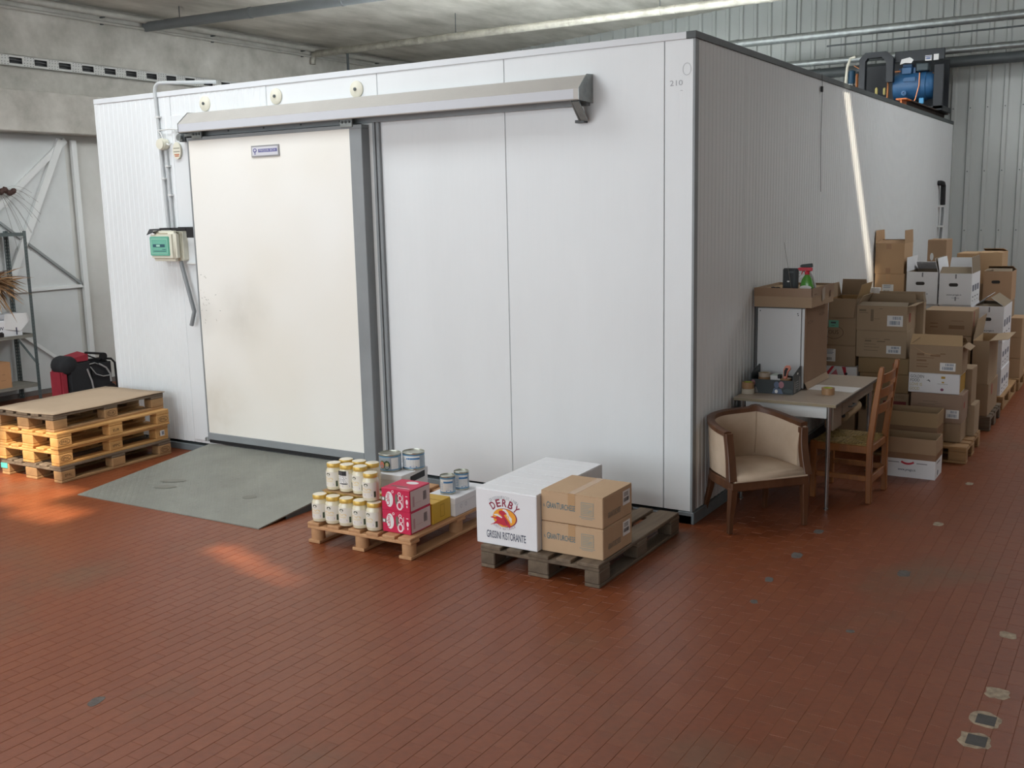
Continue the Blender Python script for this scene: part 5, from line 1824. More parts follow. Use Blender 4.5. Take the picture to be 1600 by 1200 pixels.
# seat rail and cushion
seatp = [(-HW - 0.01, -0.045), (HW + 0.01, -0.045)] + [(x * 1.02, y + 0.02) for x, y in plan[::-1][1:-1]]
fr = Frame((0, 0, 0), (1, 0, 0), (0, 1, 0))
MB().prism(seatp, fr, 0.30, 0.365).build('seat_rail', M_DARKW, ac, bevel=0.006)
inn = [(-HW + 0.005, -0.042), (HW - 0.005, -0.042)] + [(x * 0.93, y - 0.02) for x, y in plan[::-1][2:-2]]
cxm, cym = 0.0, 0.2
vs, fs = [], []
rings = ((1.0, 0.362), (1.0, 0.385), (0.985, 0.402), (0.9, 0.418), (0.65, 0.432), (0.3, 0.437))
K = len(inn)
for sc_, z in rings:
    for x, y in inn:
        vs.append((cxm + (x - cxm) * sc_, cym + (y - cym) * sc_, z))
for i in range(len(rings) - 1):
    for j in range(K):
        fs.append((i * K + j, i * K + (j + 1) % K, (i + 1) * K + (j + 1) % K, (i + 1) * K + j))
fs.append(tuple((len(rings) - 1) * K + j for j in range(K)))
MB().add(vs, fs).build('seat_cushion', M_UPH, ac, smooth='all')
MB().tube([(-HW + 0.01, -0.05, 0.368), (0, -0.053, 0.368), (HW - 0.01, -0.05, 0.368)], 0.006, 6).build('piping', M_UPH, ac)


def shaped_leg(b, pts):
    """pts: (x, y, z, half width, half depth)"""
    vs = []
    for x, y, z, w_, d_ in pts:
        for a_, c_ in ((-1, -1), (1, -1), (1, 1), (-1, 1)):
            vs.append((x + a_ * w_, y + c_ * d_, z))
    n_ = len(pts)
    fs = [(i * 4 + j, i * 4 + (j + 1) % 4, (i + 1) * 4 + (j + 1) % 4, (i + 1) * 4 + j) for i in range(n_ - 1) for j in range(4)]
    fs += [(3, 2, 1, 0), tuple((n_ - 1) * 4 + j for j in range(4))]
    return b.add(vs, fs)


for s in (-1, 1):
    b = MB()
    shaped_leg(b, [(s * 0.287, -0.005, 0.0, 0.016, 0.016), (s * 0.284, -0.008, 0.12, 0.02, 0.02), (s * 0.277, -0.014, 0.22, 0.024, 0.025), (s * 0.274, -0.018, 0.30, 0.027, 0.027), (s * 0.274, -0.018, 0.32, 0.027, 0.027)])
    b.build('front_leg', M_DARKW, ac, bevel=0.005)
    b = MB()
    shaped_leg(b, [(s * 0.25, 0.46, 0.0, 0.016, 0.016), (s * 0.235, 0.43, 0.12, 0.018, 0.018), (s * 0.222, 0.405, 0.22, 0.02, 0.02), (s * 0.215, 0.39, 0.32, 0.022, 0.022)])
    b.build('rear_leg', M_DARKW, ac, bevel=0.005)

# ------------------------------------------------------------------ rush-seated chair
M_OAK = mat('orange_oak', '#a5682e', 0.45, color2='#74431b', scale=10, stretch=(1, 1, 0.12), coat=0.15)
M_RUSH = mat('woven_rush', '#ad9358', 0.85, color2='#6b5631', scale=40, stretch=(1, 1, 1), bump=0.3)
rc = thing('dining_chair', 'orange-brown wooden chair with woven rush seat pulled up to the desk', 'chair', (0.76, 1.305, 0), math.radians(-2))
# chair faces -x; width along y
WY = 0.22
for s in (-1, 1):
    b = MB()
    shaped_leg(b, [(0.205, s * WY, 0.0, 0.02, 0.02), (0.2, s * WY, 0.24, 0.021, 0.021), (0.2, s * WY, 0.46, 0.022, 0.021), (0.228, s * WY, 0.72, 0.021, 0.02), (0.262, s * WY, 0.99, 0.018, 0.019), (0.267, s * WY, 1.025, 0.015, 0.017)])
    b.build('back_post', M_OAK, rc, bevel=0.004)
    b = MB()
    shaped_leg(b, [(-0.21, s * (WY + 0.005), 0.0, 0.02, 0.02), (-0.21, s * (WY + 0.005), 0.44, 0.023, 0.022)])
    b.build('front_leg', M_OAK, rc, bevel=0.004)
    MB().box(-0.19, 0.185, s * (WY + 0.002) - 0.012, s * (WY + 0.002) + 0.012, 0.375, 0.43).build('side_rail', M_OAK, rc, bevel=0.003)
    MB().box(-0.19, 0.185, s * WY - 0.011, s * WY + 0.011, 0.165, 0.205).build('stretcher', M_OAK, rc, bevel=0.003)
MB().box(-0.222, -0.198, -WY + 0.02, WY - 0.02, 0.375, 0.43).build('front_rail', M_OAK, rc, bevel=0.003)
MB().box(0.19, 0.21, -WY + 0.02, WY - 0.02, 0.375, 0.43).build('back_rail', M_OAK, rc, bevel=0.003)
MB().box(0.19, 0.21, -WY + 0.02, WY - 0.02, 0.14, 0.2).build('stretcher', M_OAK, rc, bevel=0.003)
MB().box(-0.22, -0.2, -WY + 0.02, WY - 0.02, 0.26, 0.3).build('stretcher', M_OAK, rc, bevel=0.003)
for z in (0.70, 0.82, 0.93):
    xx = 0.2 + (z - 0.46) * 0.118
    b = MB()
    vs = []
    for i in range(9):
        f = i / 8
        y = -WY + 0.018 + (2 * WY - 0.036) * f
        cvx = 0.018 * math.sin(f * PI)
        for dx_, dz_ in ((-0.007, -0.032), (0.007, -0.032), (0.011, 0.032), (-0.003, 0.032)):
            vs.append((xx + cvx + dx_, y, z + dz_))
    fs = [(i * 4 + j, (i + 1) * 4 + j, (i + 1) * 4 + (j + 1) % 4, i * 4 + (j + 1) % 4) for i in range(8) for j in range(4)] + [(0, 1, 2, 3), (35, 34, 33, 32)]
    b.add(vs, fs).build('back_slat', M_OAK, rc)
# woven seat: strands running to the diagonals
b = MB()
x0, x1, y0, y1 = -0.215, 0.19, -WY + 0.004, WY - 0.004
N = 22
for i in range(N):
    f = (i + 0.5) / N
    m_ = min(f, 1 - f)
    hx_ = (x1 - x0) * 0.5 * (1 - abs(1 - 2 * f) * 0.0)
    yy_ = y0 + (y1 - y0) * f
    L_ = (x1 - x0) * m_
    for xa, xb in ((x0, x0 + max(L_, 0.006)), (x1 - max(L_, 0.006), x1)):
        b.tube([(xa, yy_, 0.434), ((xa + xb) / 2, yy_, 0.441), (xb, yy_, 0.438)], (y1 - y0) / N * 0.52, 5)
    xx_ = x0 + (x1 - x0) * f
    L_ = (y1 - y0) * m_
    for ya, yb in ((y0, y0 + max(L_, 0.006)), (y1 - max(L_, 0.006), y1)):
        b.tube([(xx_, ya, 0.434), (xx_, (ya + yb) / 2, 0.441), (xx_, yb, 0.438)], (x1 - x0) / N * 0.52, 5)
b.box(x0, x1, y0, y1, 0.418, 0.436)
b.build('rush_seat', M_RUSH, rc, kind='stuff')

# ------------------------------------------------------------------ cartons
CT = 0.005


def carton(label, x0, x1, y0, y1, z0, z1, m, rot=0.0, group=None, flaps=None, inner=None, name='carton', seam=True):
    """flaps: list of (side, angle, length); angle 0 folds inward flat, 90 stands up, 180 outward flat, 260 hangs down. None = closed"""
    t = thing(name, label, 'carton', (x0, y0, z0), rot, group)
    w, d, h = x1 - x0, y1 - y0, z1 - z0
    t['w'], t['d'], t['h'] = w, d, h
    if flaps is None:
        MB().box(0, w, 0, d, 0, h - CT).build('body', m, t, bevel=0.004)
        if seam:
            MB().box(0.001, w - 0.001, 0.001, d / 2 - 0.002, h - CT, h - 0.0005).build('top_flap', m, t, bevel=0.001)
            MB().box(0.001, w - 0.001, d / 2 + 0.002, d - 0.001, h - CT, h - 0.0005).build('top_flap', m, t, bevel=0.001)
    else:
        b = MB()
        b.box(0, w, 0, CT, 0, h)
        b.box(0, w, d - CT, d, 0, h)
        b.box(0, CT, CT, d - CT, 0, h)
        b.box(w - CT, w, CT, d - CT, 0, h)
        b.box(CT, w - CT, CT, d - CT, 0, CT)
        b.build('body', m, t)
        if inner:
            b = MB()
            e = CT + 0.0008
            b.box(CT, w - CT, CT, e, CT, h - 0.001)
            b.box(CT, w - CT, d - e, d - CT, CT, h - 0.001)
            b.box(CT, e, e, d - e, CT, h - 0.001)
            b.box(w - e, w - CT, e, d - e, CT, h - 0.001)
            b.build('lining', inner, t)
        for side, ang, ln in flaps:
            a = math.radians(ang)
            if side == 'f':
                o, along, inw, wd = Vector((0, 0, h)), Vector((1, 0, 0)), Vector((0, 1, 0)), w
            elif side == 'b':
                o, along, inw, wd = Vector((w, d, h)), Vector((-1, 0, 0)), Vector((0, -1, 0)), w
            elif side == 'l':
                o, along, inw, wd = Vector((0, d, h)), Vector((0, -1, 0)), Vector((1, 0, 0)), d
            else:
                o, along, inw, wd = Vector((w, 0, h)), Vector((0, 1, 0)), Vector((-1, 0, 0)), d
            up = Vector((0, 0, 1))
            dr_ = inw * math.cos(a) + up * math.sin(a)
            nn = along.cross(dr_)
            o = o + (up * 0.001 if ang < 200 else -inw * 0.006)
            tp = min(0.02, ln * 0.12)
            q = [o + along * 0.002, o + along * (wd - 0.002), o + along * (wd - tp) + dr_ * ln, o + along * tp + dr_ * ln]
            vs = [p - nn * 0.002 for p in q] + [p + nn * 0.002 for p in q]
            b = MB()
            # first face outer print side, second the inner liner
            b.add(vs, [(3, 2, 1, 0), (0, 1, 5, 4), (1, 2, 6, 5), (2, 3, 7, 6), (3, 0, 4, 7)], 0)
            b.add(vs, [(4, 5, 6, 7)], 1)
            b.build('flap', [m, inner or m], t)
    return t


def face(t, side):
    w, d = t['w'], t['d']
    if side == 'f':
        return Frame((0, 0, 0), (1, 0, 0), (0, 0, 1))
    return Frame((w, 0, 0), (0, 1, 0), (0, 0, 1))


M_CODE = mat('grey_code', '#6b6468', 0.6)
M_BLUEC = mat('blue_grey_code', '#6f7f95', 0.6)


def shipping_label(t, side, x0, x1, z0, z1, style=0):
    fr = face(t, side)
    b = MB()
    b.rect(fr, x0, x1, z0, z1, 0.0016, 0)
    w_, h_ = x1 - x0, z1 - z0
    if style == 0:
        b.barcode(fr, x0 + w_ * 0.35, x0 + w_ * 0.88, z0 + h_ * 0.62, z0 + h_ * 0.9, 0.0022, 1, 9)
        b.barcode(fr, x0 + w_ * 0.15, x0 + w_ * 0.85, z0 + h_ * 0.15, z0 + h_ * 0.5, 0.0022, 1, 12)
    else:
        for i in range(4):
            b.rect(fr, x0 + w_ * 0.12, x0 + w_ * (0.8 - 0.1 * (i % 2)), z0 + h_ * (0.9 - 0.1 * i), z0 + h_ * (0.94 - 0.1 * i), 0.0022, 1)
        b.barcode(fr, x0 + w_ * 0.12, x0 + w_ * 0.65, z0 + h_ * 0.1, z0 + h_ * 0.32, 0.0022, 2, 9)
    b.build('shipping_label', [M_PAPER, M_BLUEC, M_INK], t)


def print_lines(t, side, items, m, name='box_print'):
    fr = face(t, side)
    b = MB()
    for x0, x1, z0, z1 in items:
        b.rect(fr, x0, x1, z0, z1, 0.0012)
    b.build(name, m, t, kind='stuff')


def tape_strip(t, side, x, wd, z0, z1, m):
    fr = face(t, side)
    MB().rect(fr, x - wd / 2, x + wd / 2, z0, z1, 0.0012).build('tape', m, t)


M_FAINT = mat('faint_brown_print', '#86694e', 0.75)
M_FAINTG = mat('faint_grey_print', '#7f6f5a', 0.75)
M_FRED = mat('dull_red_print', '#9a4a3a', 0.7)

# ---- pallets on the long side
pallet('pallet under the nearest group of brown cartons beyond the desk', (0.2, 3.42, 0), -PI / 2, W_MID, seed=51)
pallet('second pallet along the long side, under tall brown cartons', (0.2, 4.86, 0), -PI / 2, W_OLD, seed=52)
pallet('third pallet along the long side, under white cartons', (0.58, 5.22, 0), 0, W_MID, seed=53)
pallet('farthest pallet along the long side, under brown cartons with hand holes', (0.6, 6.5, 0), 0, W_MID, seed=54)
# column A, behind the cabinet
Z0 = 0.145
carton('brown carton at the bottom of the column behind the desk, against the wall', 0.14, 0.41, 2.9, 3.35, Z0, 0.45, K_BROWN)
a1 = carton('white carton with crimson print, just showing above the far end of the desk', 0.135, 0.42, 2.88, 3.35, 0.4505, 0.732, K_WHITE)
fr = face(a1, 'f')
b = MB()
b.poly(fr, [(0.0, 0.2), (0.06, 0.28), (0.085, 0.28), (0.025, 0.19)], 0.0012, 0)
b.poly(fr, [(0.05, 0.2), (0.1, 0.255), (0.12, 0.19)], 0.0012, 1)
b.poly(fr, [(0.15, 0.278), (0.185, 0.278), (0.195, 0.2), (0.175, 0.2)], 0.0012, 0)
b.ell(fr, 0.19, 0.215, 0.012, 0.012, 0.0016, 2)
b.build('crimson_print', [M_RED, mat('rose_ink', '#cf7d8c', 0.6), M_INK], a1)
a2 = carton('brown carton with a large white label, on the white carton with crimson print', 0.13, 0.40, 2.88, 3.33, 0.733, 0.922, K_BROWN)
shipping_label(a2, 'f', 0.006, 0.095, 0.04, 0.155, 1)
a3 = carton('open brown carton with turquoise label and oval emblem, lids folded out', 0.145, 0.395, 2.9, 3.34, 0.923, 1.345, K_BROWN, flaps=[('f', 268, 0.17), ('b', 78, 0.15), ('l', 100, 0.12), ('r', 105, 0.13)], inner=card('inner_olive', '#ab8c62'))
fr = face(a3, 'f')
b = MB()
b.rect(fr, 0.006, 0.095, 0.16, 0.225, 0.0016, 0)
b.rect(fr, 0.025, 0.07, 0.195, 0.21, 0.0021, 1)
b.rect(fr, 0.03, 0.06, 0.175, 0.179, 0.0021, 1)
b.ring(fr, 0.055, 0.115, 0.085, 0.06, 0.004, 0.0012, 2)
b.text(fr, 'OUS', 0.05, 0.1, 0.035, 0.0012, 2, width=0.09)
b.build('front_print', [mat('turquoise_label', '#6fb59c', 0.5), M_DGREY, mat('dark_brown_ink', '#5d4632', 0.7)], a3)

carton('tall brown carton standing right behind the open one with the oval emblem', 0.14, 0.47, 3.46, 3.8, 0.0, 1.33, K_BROWN)
wp = thing('paper_roll', 'two small white paper rolls standing between the open brown cartons', 'roll', (0.42, 3.52, 1.33))
MB().lathe([(0.022, 0), (0.045, 0), (0.045, 0.07), (0.022, 0.07), (0.022, 0)], 18).build('roll_body', M_PAPER, wp, smooth=True)
MB().lathe([(0.02, 0), (0.036, 0), (0.036, 0.065), (0.02, 0.065), (0.02, 0)], 18, Matrix.Translation((-0.085, 0.0, 0))).build('roll_body', M_PAPER, wp, smooth=True)
# column B
carton('brown carton at the bottom of the second column, behind the chair', 0.44, 0.87, 2.9, 3.3, Z0, 0.345, K_BROWN)
b5 = carton('brown carton with dark red panel in the second column, behind the wooden chair', 0.505, 0.872, 2.89, 3.3, 0.3455, 0.517, K_BROWN)
fr = face(b5, 'f')
b = MB()
b.text(fr, 'DRINKS & FOOD', 0.235, 0.128, 0.022, 0.0012, 0, width=0.2, bold=0.03)
b.rect(fr, 0.15, 0.345, 0.02, 0.1, 0.0012, 1)
b.build('front_print', [M_FAINT, mat('dark_red_panel', '#7d3636', 0.6)], b5)
b4 = carton('plain olive-brown carton, third from the floor in the second column', 0.44, 0.862, 2.9, 3.3, 0.5175, 0.686, card('olive', '#9a8160'))
b3 = carton('plain shallow brown carton, fourth from the floor in the second column', 0.424, 0.857, 2.9, 3.3, 0.6865, 0.828, card('olive2', '#9a8260'))
print_lines(b3, 'f', [(0.3, 0.305, 0.04, 0.1), (0.285, 0.32, 0.03, 0.035)], M_FRED)
b2 = carton('brown carton with barcode label near its lower right, second from top of the second column', 0.402, 0.832, 2.89, 3.3, 0.8285, 1.072, K_GREY, rot=0.01)
shipping_label(b2, 'f', 0.262, 0.385, 0.04, 0.11, 0)
print_lines(b2, 'f', [(0.07, 0.2, 0.165, 0.168), (0.075, 0.13, 0.14, 0.155), (0.18, 0.25, 0.14, 0.15), (0.24, 0.29, 0.16, 0.168), (0.07, 0.17, 0.115, 0.12), (0.07, 0.2, 0.09, 0.095), (0.07, 0.19, 0.06, 0.065)], M_FAINTG)
b1 = carton('open brown carton with two-part barcode label, top of the second column', 0.40, 0.83, 2.89, 3.3, 1.0725, 1.287, K_GREY, rot=0.005,
            flaps=[('f', 12, 0.12), ('b', 80, 0.08), ('r', 170, 0.06), ('l', 60, 0.1)], inner=K_INSIDE)
shipping_label(b1, 'f', 0.262, 0.395, 0.04, 0.135, 0)
print_lines(b1, 'f', [(0.12, 0.145, 0.08, 0.185), (0.02, 0.08, 0.165, 0.185), (0.02, 0.1, 0.15, 0.155), (0.19, 0.22, 0.19, 0.195), (0.15, 0.2, 0.1, 0.104)], M_FAINTG)
print_lines(b1, 'r', [(0.08, 0.15, 0.07, 0.15)], M_FRED)
carton('open brown carton with raised dark lids, behind the top of the second column', 0.47, 0.89, 3.31, 3.41, 1.0, 1.29, K_GREY, flaps=[('b', 85, 0.09), ('f', 20, 0.05), ('r', 80, 0.09)], inner=K_INSIDE)
carton('tall brown carton standing behind the second column', 0.47, 0.89, 3.31, 3.42, Z0, 0.999, K_BROWN)

# column C
c4 = carton('brown carton at the bottom of the third column, on the nearest pallet', 0.95, 1.325, 2.78, 3.1, Z0, 0.312, K_BROWN)
c3 = carton('brown carton with a blue-white barcode, under the white yellow-lettered carton', 0.91, 1.328, 2.77, 3.1, 0.3125, 0.561, card('rosy', '#a08876'))
shipping_label(c3, 'f', 0.29, 0.395, 0.04, 0.115, 0)
print_lines(c3, 'f', [(0.06, 0.2, 0.15, 0.155), (0.1, 0.22, 0.175, 0.18), (0.2, 0.26, 0.16, 0.164)], M_FAINTG)
print_lines(c3, 'r', [(0.08, 0.14, 0.12, 0.17)], M_FRED)
c2 = carton('white carton with yellow lettering, between two brown cartons of the third column', 0.885, 1.298, 2.775, 3.09, 0.5615, 0.735, K_WHITE)
fr = face(c2, 'f')
b = MB()
b.text(fr, 'GOLDEN', 0.015, 0.128, 0.026, 0.0012, 0, width=0.11, align='L')
b.text(fr, 'FOOD', 0.015, 0.094, 0.026, 0.0012, 0, width=0.075, align='L', bold=0.01)
b.text(fr, 'LOVE IS', 0.012, 0.058, 0.026, 0.0012, 1, width=0.1, align='L')
b.text(fr, 'GOOD', 0.012, 0.02, 0.026, 0.0012, 1, width=0.08, align='L')
b.poly(fr, [(0.145, 0.105), (0.165, 0.118), (0.18, 0.1), (0.172, 0.098), (0.162, 0.108)], 0.0012, 0)
b.rect(fr, 0.265, 0.297, 0.13, 0.15, 0.0012, 2)
b.rect(fr, 0.27, 0.29, 0.092, 0.104, 0.0012, 2)
b.rect(fr, 0.235, 0.32, 0.082, 0.086, 0.0012, 3)
b.ell(fr, 0.275, 0.035, 0.013, 0.012, 0.0012, 4)
b.build('front_print', [mat('charcoal_ink', '#55585a', 0.6), mat('pale_gold_ink', '#c3b26a', 0.6), mat('mustard_ink', '#bf9a3e', 0.6), mat('grey_line_ink', '#b5b4a8', 0.6), mat('plum_ink', '#8a4a66', 0.6)], c2)
MB().rect(face(c2, 'r'), 0.02, 0.3, 0.01, 0.16, 0.0012).build('yellow_side', mat('mustard_side', '#b08a35', 0.6), c2)
c1 = carton('crumpled open brown carton with its lid up, on top of the third column', 0.885, 1.31, 2.77, 3.09, 0.7355, 0.975, K_BROWN, rot=0.012, flaps=[('f', 62, 0.1), ('b', 30, 0.1), ('r', 210, 0.06), ('l', 40, 0.1)], inner=card('inner_tan', '#b89c78'))
shipping_label(c1, 'f', 0.25, 0.375, 0.025, 0.095, 0)
print_lines(c1, 'f', [(0.06, 0.12, 0.15, 0.17), (0.06, 0.2, 0.13, 0.135), (0.17, 0.25, 0.145, 0.165), (0.25, 0.29, 0.165, 0.175), (0.06, 0.14, 0.1, 0.115), (0.06, 0.16, 0.075, 0.08), (0.06, 0.15, 0.05, 0.06)], M_FAINT)
fr = face(c1, 'f')
b = MB()
b.poly(fr, [(0.01, 0.235), (0.13, 0.165), (0.25, 0.155), (0.13, 0.172)], 0.004)
b.build('crease', K_LIGHT, c1)
carton('narrow brown carton behind the third column at pallet edge', 0.97, 1.385, 3.105, 3.4, Z0, 0.42, K_GREY)
carton('upper narrow brown carton behind the third column', 0.95, 1.35, 3.105, 3.4, 0.4205, 0.74, K_BROWN)

# small open cartons on the floor in front
s1_ = carton('open carton with white lower half and red smile print, on the floor by the chair', 0.849, 1.264, 1.97, 2.26, 0.0, 0.322, card('front_tan', '#ab8f72'), flaps=[], inner=card('inner_dim', '#a08a6e'))
w, d, h = s1_['w'], s1_['d'], s1_['h']
b = MB()
b.box(-0.0015, w + 0.0015, -0.0015, d + 0.0015, 0.0, 0.16)
b.build('white_base', K_WHITE, s1_)
b = MB()
b.box(-0.002, w + 0.002, -0.002, d + 0.002, 0.152, 0.2)
b.build('tape', mat('brown_tape_band', '#86603f', 0.3), s1_)
fr = Frame((0, -0.0018, 0), (1, 0, 0), (0, 0, 1))
b = MB()
b.text(fr, 'www.pregis.it', 0.2, 0.055, 0.02, 0.0008, 0, width=0.135, bold=0.02)
for i in range(10):
    t, u = -2.2 + 1.26 * i / 10, -2.2 + 1.26 * (i + 1) / 10
    cx_, cy_, r_ = 0.205, 0.195, 0.09
    b.poly(fr, [(cx_ + r_ * math.cos(t), cy_ + r_ * math.sin(t)), (cx_ + r_ * math.cos(u), cy_ + r_ * math.sin(u)), (cx_ + (r_ - 0.016) * math.cos(u), cy_ + (r_ - 0.016) * math.sin(u)), (cx_ + (r_ - 0.016) * math.cos(t), cy_ + (r_ - 0.016) * math.sin(t))], 0.0008, 1)
b.rect(fr, 0.055, 0.14, 0.118, 0.124, 0.0008, 2)
b.rect(fr, 0.275, 0.355, 0.118, 0.124, 0.0008, 2)
fr2 = Frame((w + 0.0018, 0, 0), (0, 1, 0), (0, 0, 1))
b.rect(fr2, 0.06, 0.2, 0.12, 0.13, 0.0008, 2)
b.rect(fr2, 0.1, 0.13, 0.02, 0.06, 0.0008, 0)
b.build('smile_print', [M_NAVY, M_RED, mat('grey_ink2', '#77777c', 0.6)], s1_)
carton('plain brown carton on the floor under the second open carton', 0.80, 1.22, 2.29, 2.58, 0.0, 0.208, K_BROWN)
s2_ = carton('open taped brown carton right behind the carton with the red smile', 0.80, 1.215, 2.29, 2.58, 0.2085, 0.475, card('front_tan2', '#a38a69'), flaps=[], inner=card('inner_dim', '#a08a6e'))
w, d = s2_['w'], s2_['d']
MB().box(-0.002, w + 0.002, -0.002, d + 0.002, 0.07, 0.15).build('tape', mat('brown_tape_band2', '#7d6044', 0.35), s2_)

# column D and E
carton('brown carton at the bottom of the column behind the third one', 0.75, 1.19, 4.1, 4.52, Z0, 0.52, K_BROWN)
d2 = carton('brown carton below the top one in the column behind the third', 0.752, 1.192, 4.1, 4.52, 0.5205, 0.906, K_GREY)
d1 = carton('brown taped carton with faint lettering, top of the column behind the third', 0.757, 1.195, 4.09, 4.52, 0.9065, 1.148, card('dim_tan', '#a58d73'))
print_lines(d1, 'f', [(0.06, 0.13, 0.11, 0.12), (0.06, 0.13, 0.075, 0.085), (0.23, 0.37, 0.065, 0.1), (0.25, 0.36, 0.14, 0.145)], M_FAINT)
tape_strip(d1, 'r', 0.1, 0.05, 0.08, 0.23, M_FRED)
e2 = carton('lower tall brown carton at the outer edge of the second pallet', 1.21, 1.372, 4.06, 4.74, Z0, 0.456, K_BROWN)
print_lines(e2, 'r', [(0.2, 0.28, 0.18, 0.28)], M_FRED)
e1 = carton('upper tall brown carton with one pale lid hanging out, outer edge of the second pallet', 1.215, 1.36, 4.06, 4.72, 0.4565, 0.872, K_GREY, flaps=[('r', 172, 0.16), ('l', 82, 0.2)], inner=card('pale_inner', '#c9ac86'))
carton('brown carton standing between the second pallet columns and the wall', 0.22, 0.74, 4.1, 4.55, Z0, 0.85, K_BROWN)

# white cartons with hand holes
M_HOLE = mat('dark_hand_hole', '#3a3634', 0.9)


def white_box(label, x0, x1, y0, y1, z0, z1, flaps, text=True, group='white cartons with hand holes', m=None, hole=True):
    t = carton(label, x0, x1, y0, y1, z0, z1, m or K_WHITE, flaps=flaps, inner=K_INSIDE, group=group)
    w, h, d = t['w'], t['h'], t['d']
    fr = face(t, 'f')
    b = MB()
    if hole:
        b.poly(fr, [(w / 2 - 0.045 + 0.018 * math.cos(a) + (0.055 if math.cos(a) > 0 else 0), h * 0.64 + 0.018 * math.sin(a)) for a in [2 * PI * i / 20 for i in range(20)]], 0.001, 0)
    if text:
        b.text(fr, 'www.pregis.it', w * 0.47, h * 0.3, 0.016, 0.001, 1, width=w * 0.46, bold=0.02)
        b.rect(fr, w * 0.49, w * 0.53, h * 0.84, h * 0.98, 0.001, 2)
        b.rect(fr, w * 0.4, w * 0.64, h * 0.215, h * 0.225, 0.001, 3)
        b.rect(fr, w * 0.5, w * 0.54, h * 0.13, h * 0.26, 0.001, 2)
    fr = face(t, 'r')
    for i in range(3):
        y = 0.06 + i * (d - 0.1) / 3
        if hole and text:
            b.rect(fr, y, y + 0.12, h * 0.42, h * 0.62, 0.001, 3)
            b.rect(fr, y + 0.01, y + 0.1, h * 0.22, h * 0.26, 0.001, 2)
            b.rect(fr, y + 0.02, y + 0.06, h * 0.1, h * 0.14, 0.001, 2)
    b.build('carton_print', [M_HOLE, M_NAVY, mat('grey_ink2', '#77777c', 0.6), mat('slate_print2', '#6f7380', 0.6)], t)
    return t


white_box('white carton below the left open white carton', 0.37, 0.69, 5.25, 5.85, 0.77, 1.095, None, text=False, group=None)
white_box('white carton below the right open white carton', 0.7, 1.02, 5.25, 5.85, 0.77, 1.098, None, text=False, group=None)
carton('brown carton under the left white cartons of the third pallet', 0.37, 0.69, 5.25, 5.85, Z0, 0.769, K_BROWN)
carton('brown carton under the right white cartons of the third pallet', 0.7, 1.02, 5.25, 5.85, Z0, 0.769, K_BROWN)
white_box('open white carton with hand hole and raised lids, left of the upper pair', 0.367, 0.684, 5.2, 5.8, 1.1, 1.445, [('l', 92, 0.15), ('b', 25, 0.2), ('r', 75, 0.15)], group='upper white cartons')
white_box('open white carton with hand hole and four raised lids, right of the upper pair', 0.70, 1.02, 5.2, 5.8, 1.1, 1.43, [('l', 100, 0.16), ('b', 95, 0.14), ('r', 85, 0.17), ('f', 40, 0.1)], group='upper white cartons')
white_box('bottom white carton of the outer column on the third pallet', 1.045, 1.345, 5.25, 5.95, Z0, 0.43, None, group='outer white cartons')
white_box('middle white carton of the outer column on the third pallet', 1.05, 1.34, 5.25, 5.95, 0.4305, 0.715, None, group='outer white cartons')
white_box('top white carton with open lids, outer column on the third pallet', 1.05, 1.338, 5.25, 5.95, 0.7155, 1.088, [('l', 40, 0.15), ('r', 35, 0.16), ('f', 10, 0.1)], group='outer white cartons')

# brown cartons against the wall at the back
carton('brown carton low in the wall column beyond the white cartons', 0.03, 0.33, 5.25, 5.7, Z0 - 0.144, 0.7, K_BROWN)
carton('brown carton in the middle of the wall column', 0.03, 0.33, 5.25, 5.7, 0.7005, 1.185, K_BROWN)
h2 = carton('warm brown carton with a white label, second from top of the wall column', 0.025, 0.335, 5.25, 5.7, 1.1855, 1.418, card('warm_tan', '#c2a07c'))
shipping_label(h2, 'f', 0.08, 0.2, 0.02, 0.115, 1)
tape_strip(h2, 'f', 0.14, 0.05, 0.14, 0.228, mat('glossy_tape', '#c7a078', 0.2))
h1 = carton('warm brown carton with two upright lids, the highest of the wall column', 0.02, 0.325, 5.25, 5.7, 1.4185, 1.745, card('warm_tan2', '#bf9d7a'), flaps=[('l', 92, 0.14), ('r', 88, 0.14), ('f', 8, 0.2), ('b', 10, 0.2)], inner=card('warm_in', '#b0906f'))
tape_strip(h1, 'f', 0.14, 0.05, 0.265, 0.32, mat('tape_sq', '#a98260', 0.3))
tape_strip(h1, 'f', 0.14, 0.05, 0.005, 0.06, mat('tape_sq', '#a98260', 0.3))
h3 = carton('brown carton with round hole, right behind the highest carton', 0.34, 0.55, 6.5, 6.9, 1.35, 1.74, card('back_tan', '#ad8f72'))
b = MB()
b.ell(face(h3, 'f'), 0.05, 0.19, 0.02, 0.045, 0.001)
b.build('paper_spot', M_PAPER, h3)
carton('tall brown carton under the one with the round hole', 0.3, 0.58, 6.5, 6.9, 0.0, 1.349, K_BROWN)
carton('brown carton with closed flat top behind the left white carton', 0.6, 0.83, 6.95, 7.5, 1.2, 1.56, K_PEACH)
carton('brown carton with loose lid behind the right white carton', 0.84, 1.1, 6.95, 7.5, 1.2, 1.565, K_PEACH, flaps=[('f', 4, 0.2), ('b', 8, 0.3), ('r', 6, 0.1)], inner=K_PEACH)
carton('brown carton supporting the flat-topped one at the back', 0.6, 0.83, 6.95, 7.5, Z0, 1.199, K_BROWN)
carton('brown carton supporting the loose-lidded one at the back', 0.84, 1.1, 6.95, 7.5, Z0, 1.199, K_BROWN)
k1 = white_box('warm brown carton with a dark hand hole, far right', 0.965, 1.265, 6.5, 6.93, 1.04, 1.375, [('f', 6, 0.2), ('b', 14, 0.2), ('l', 10, 0.1)], text=False, group=None, m=card('warm_tan3', '#bb9a7b'))
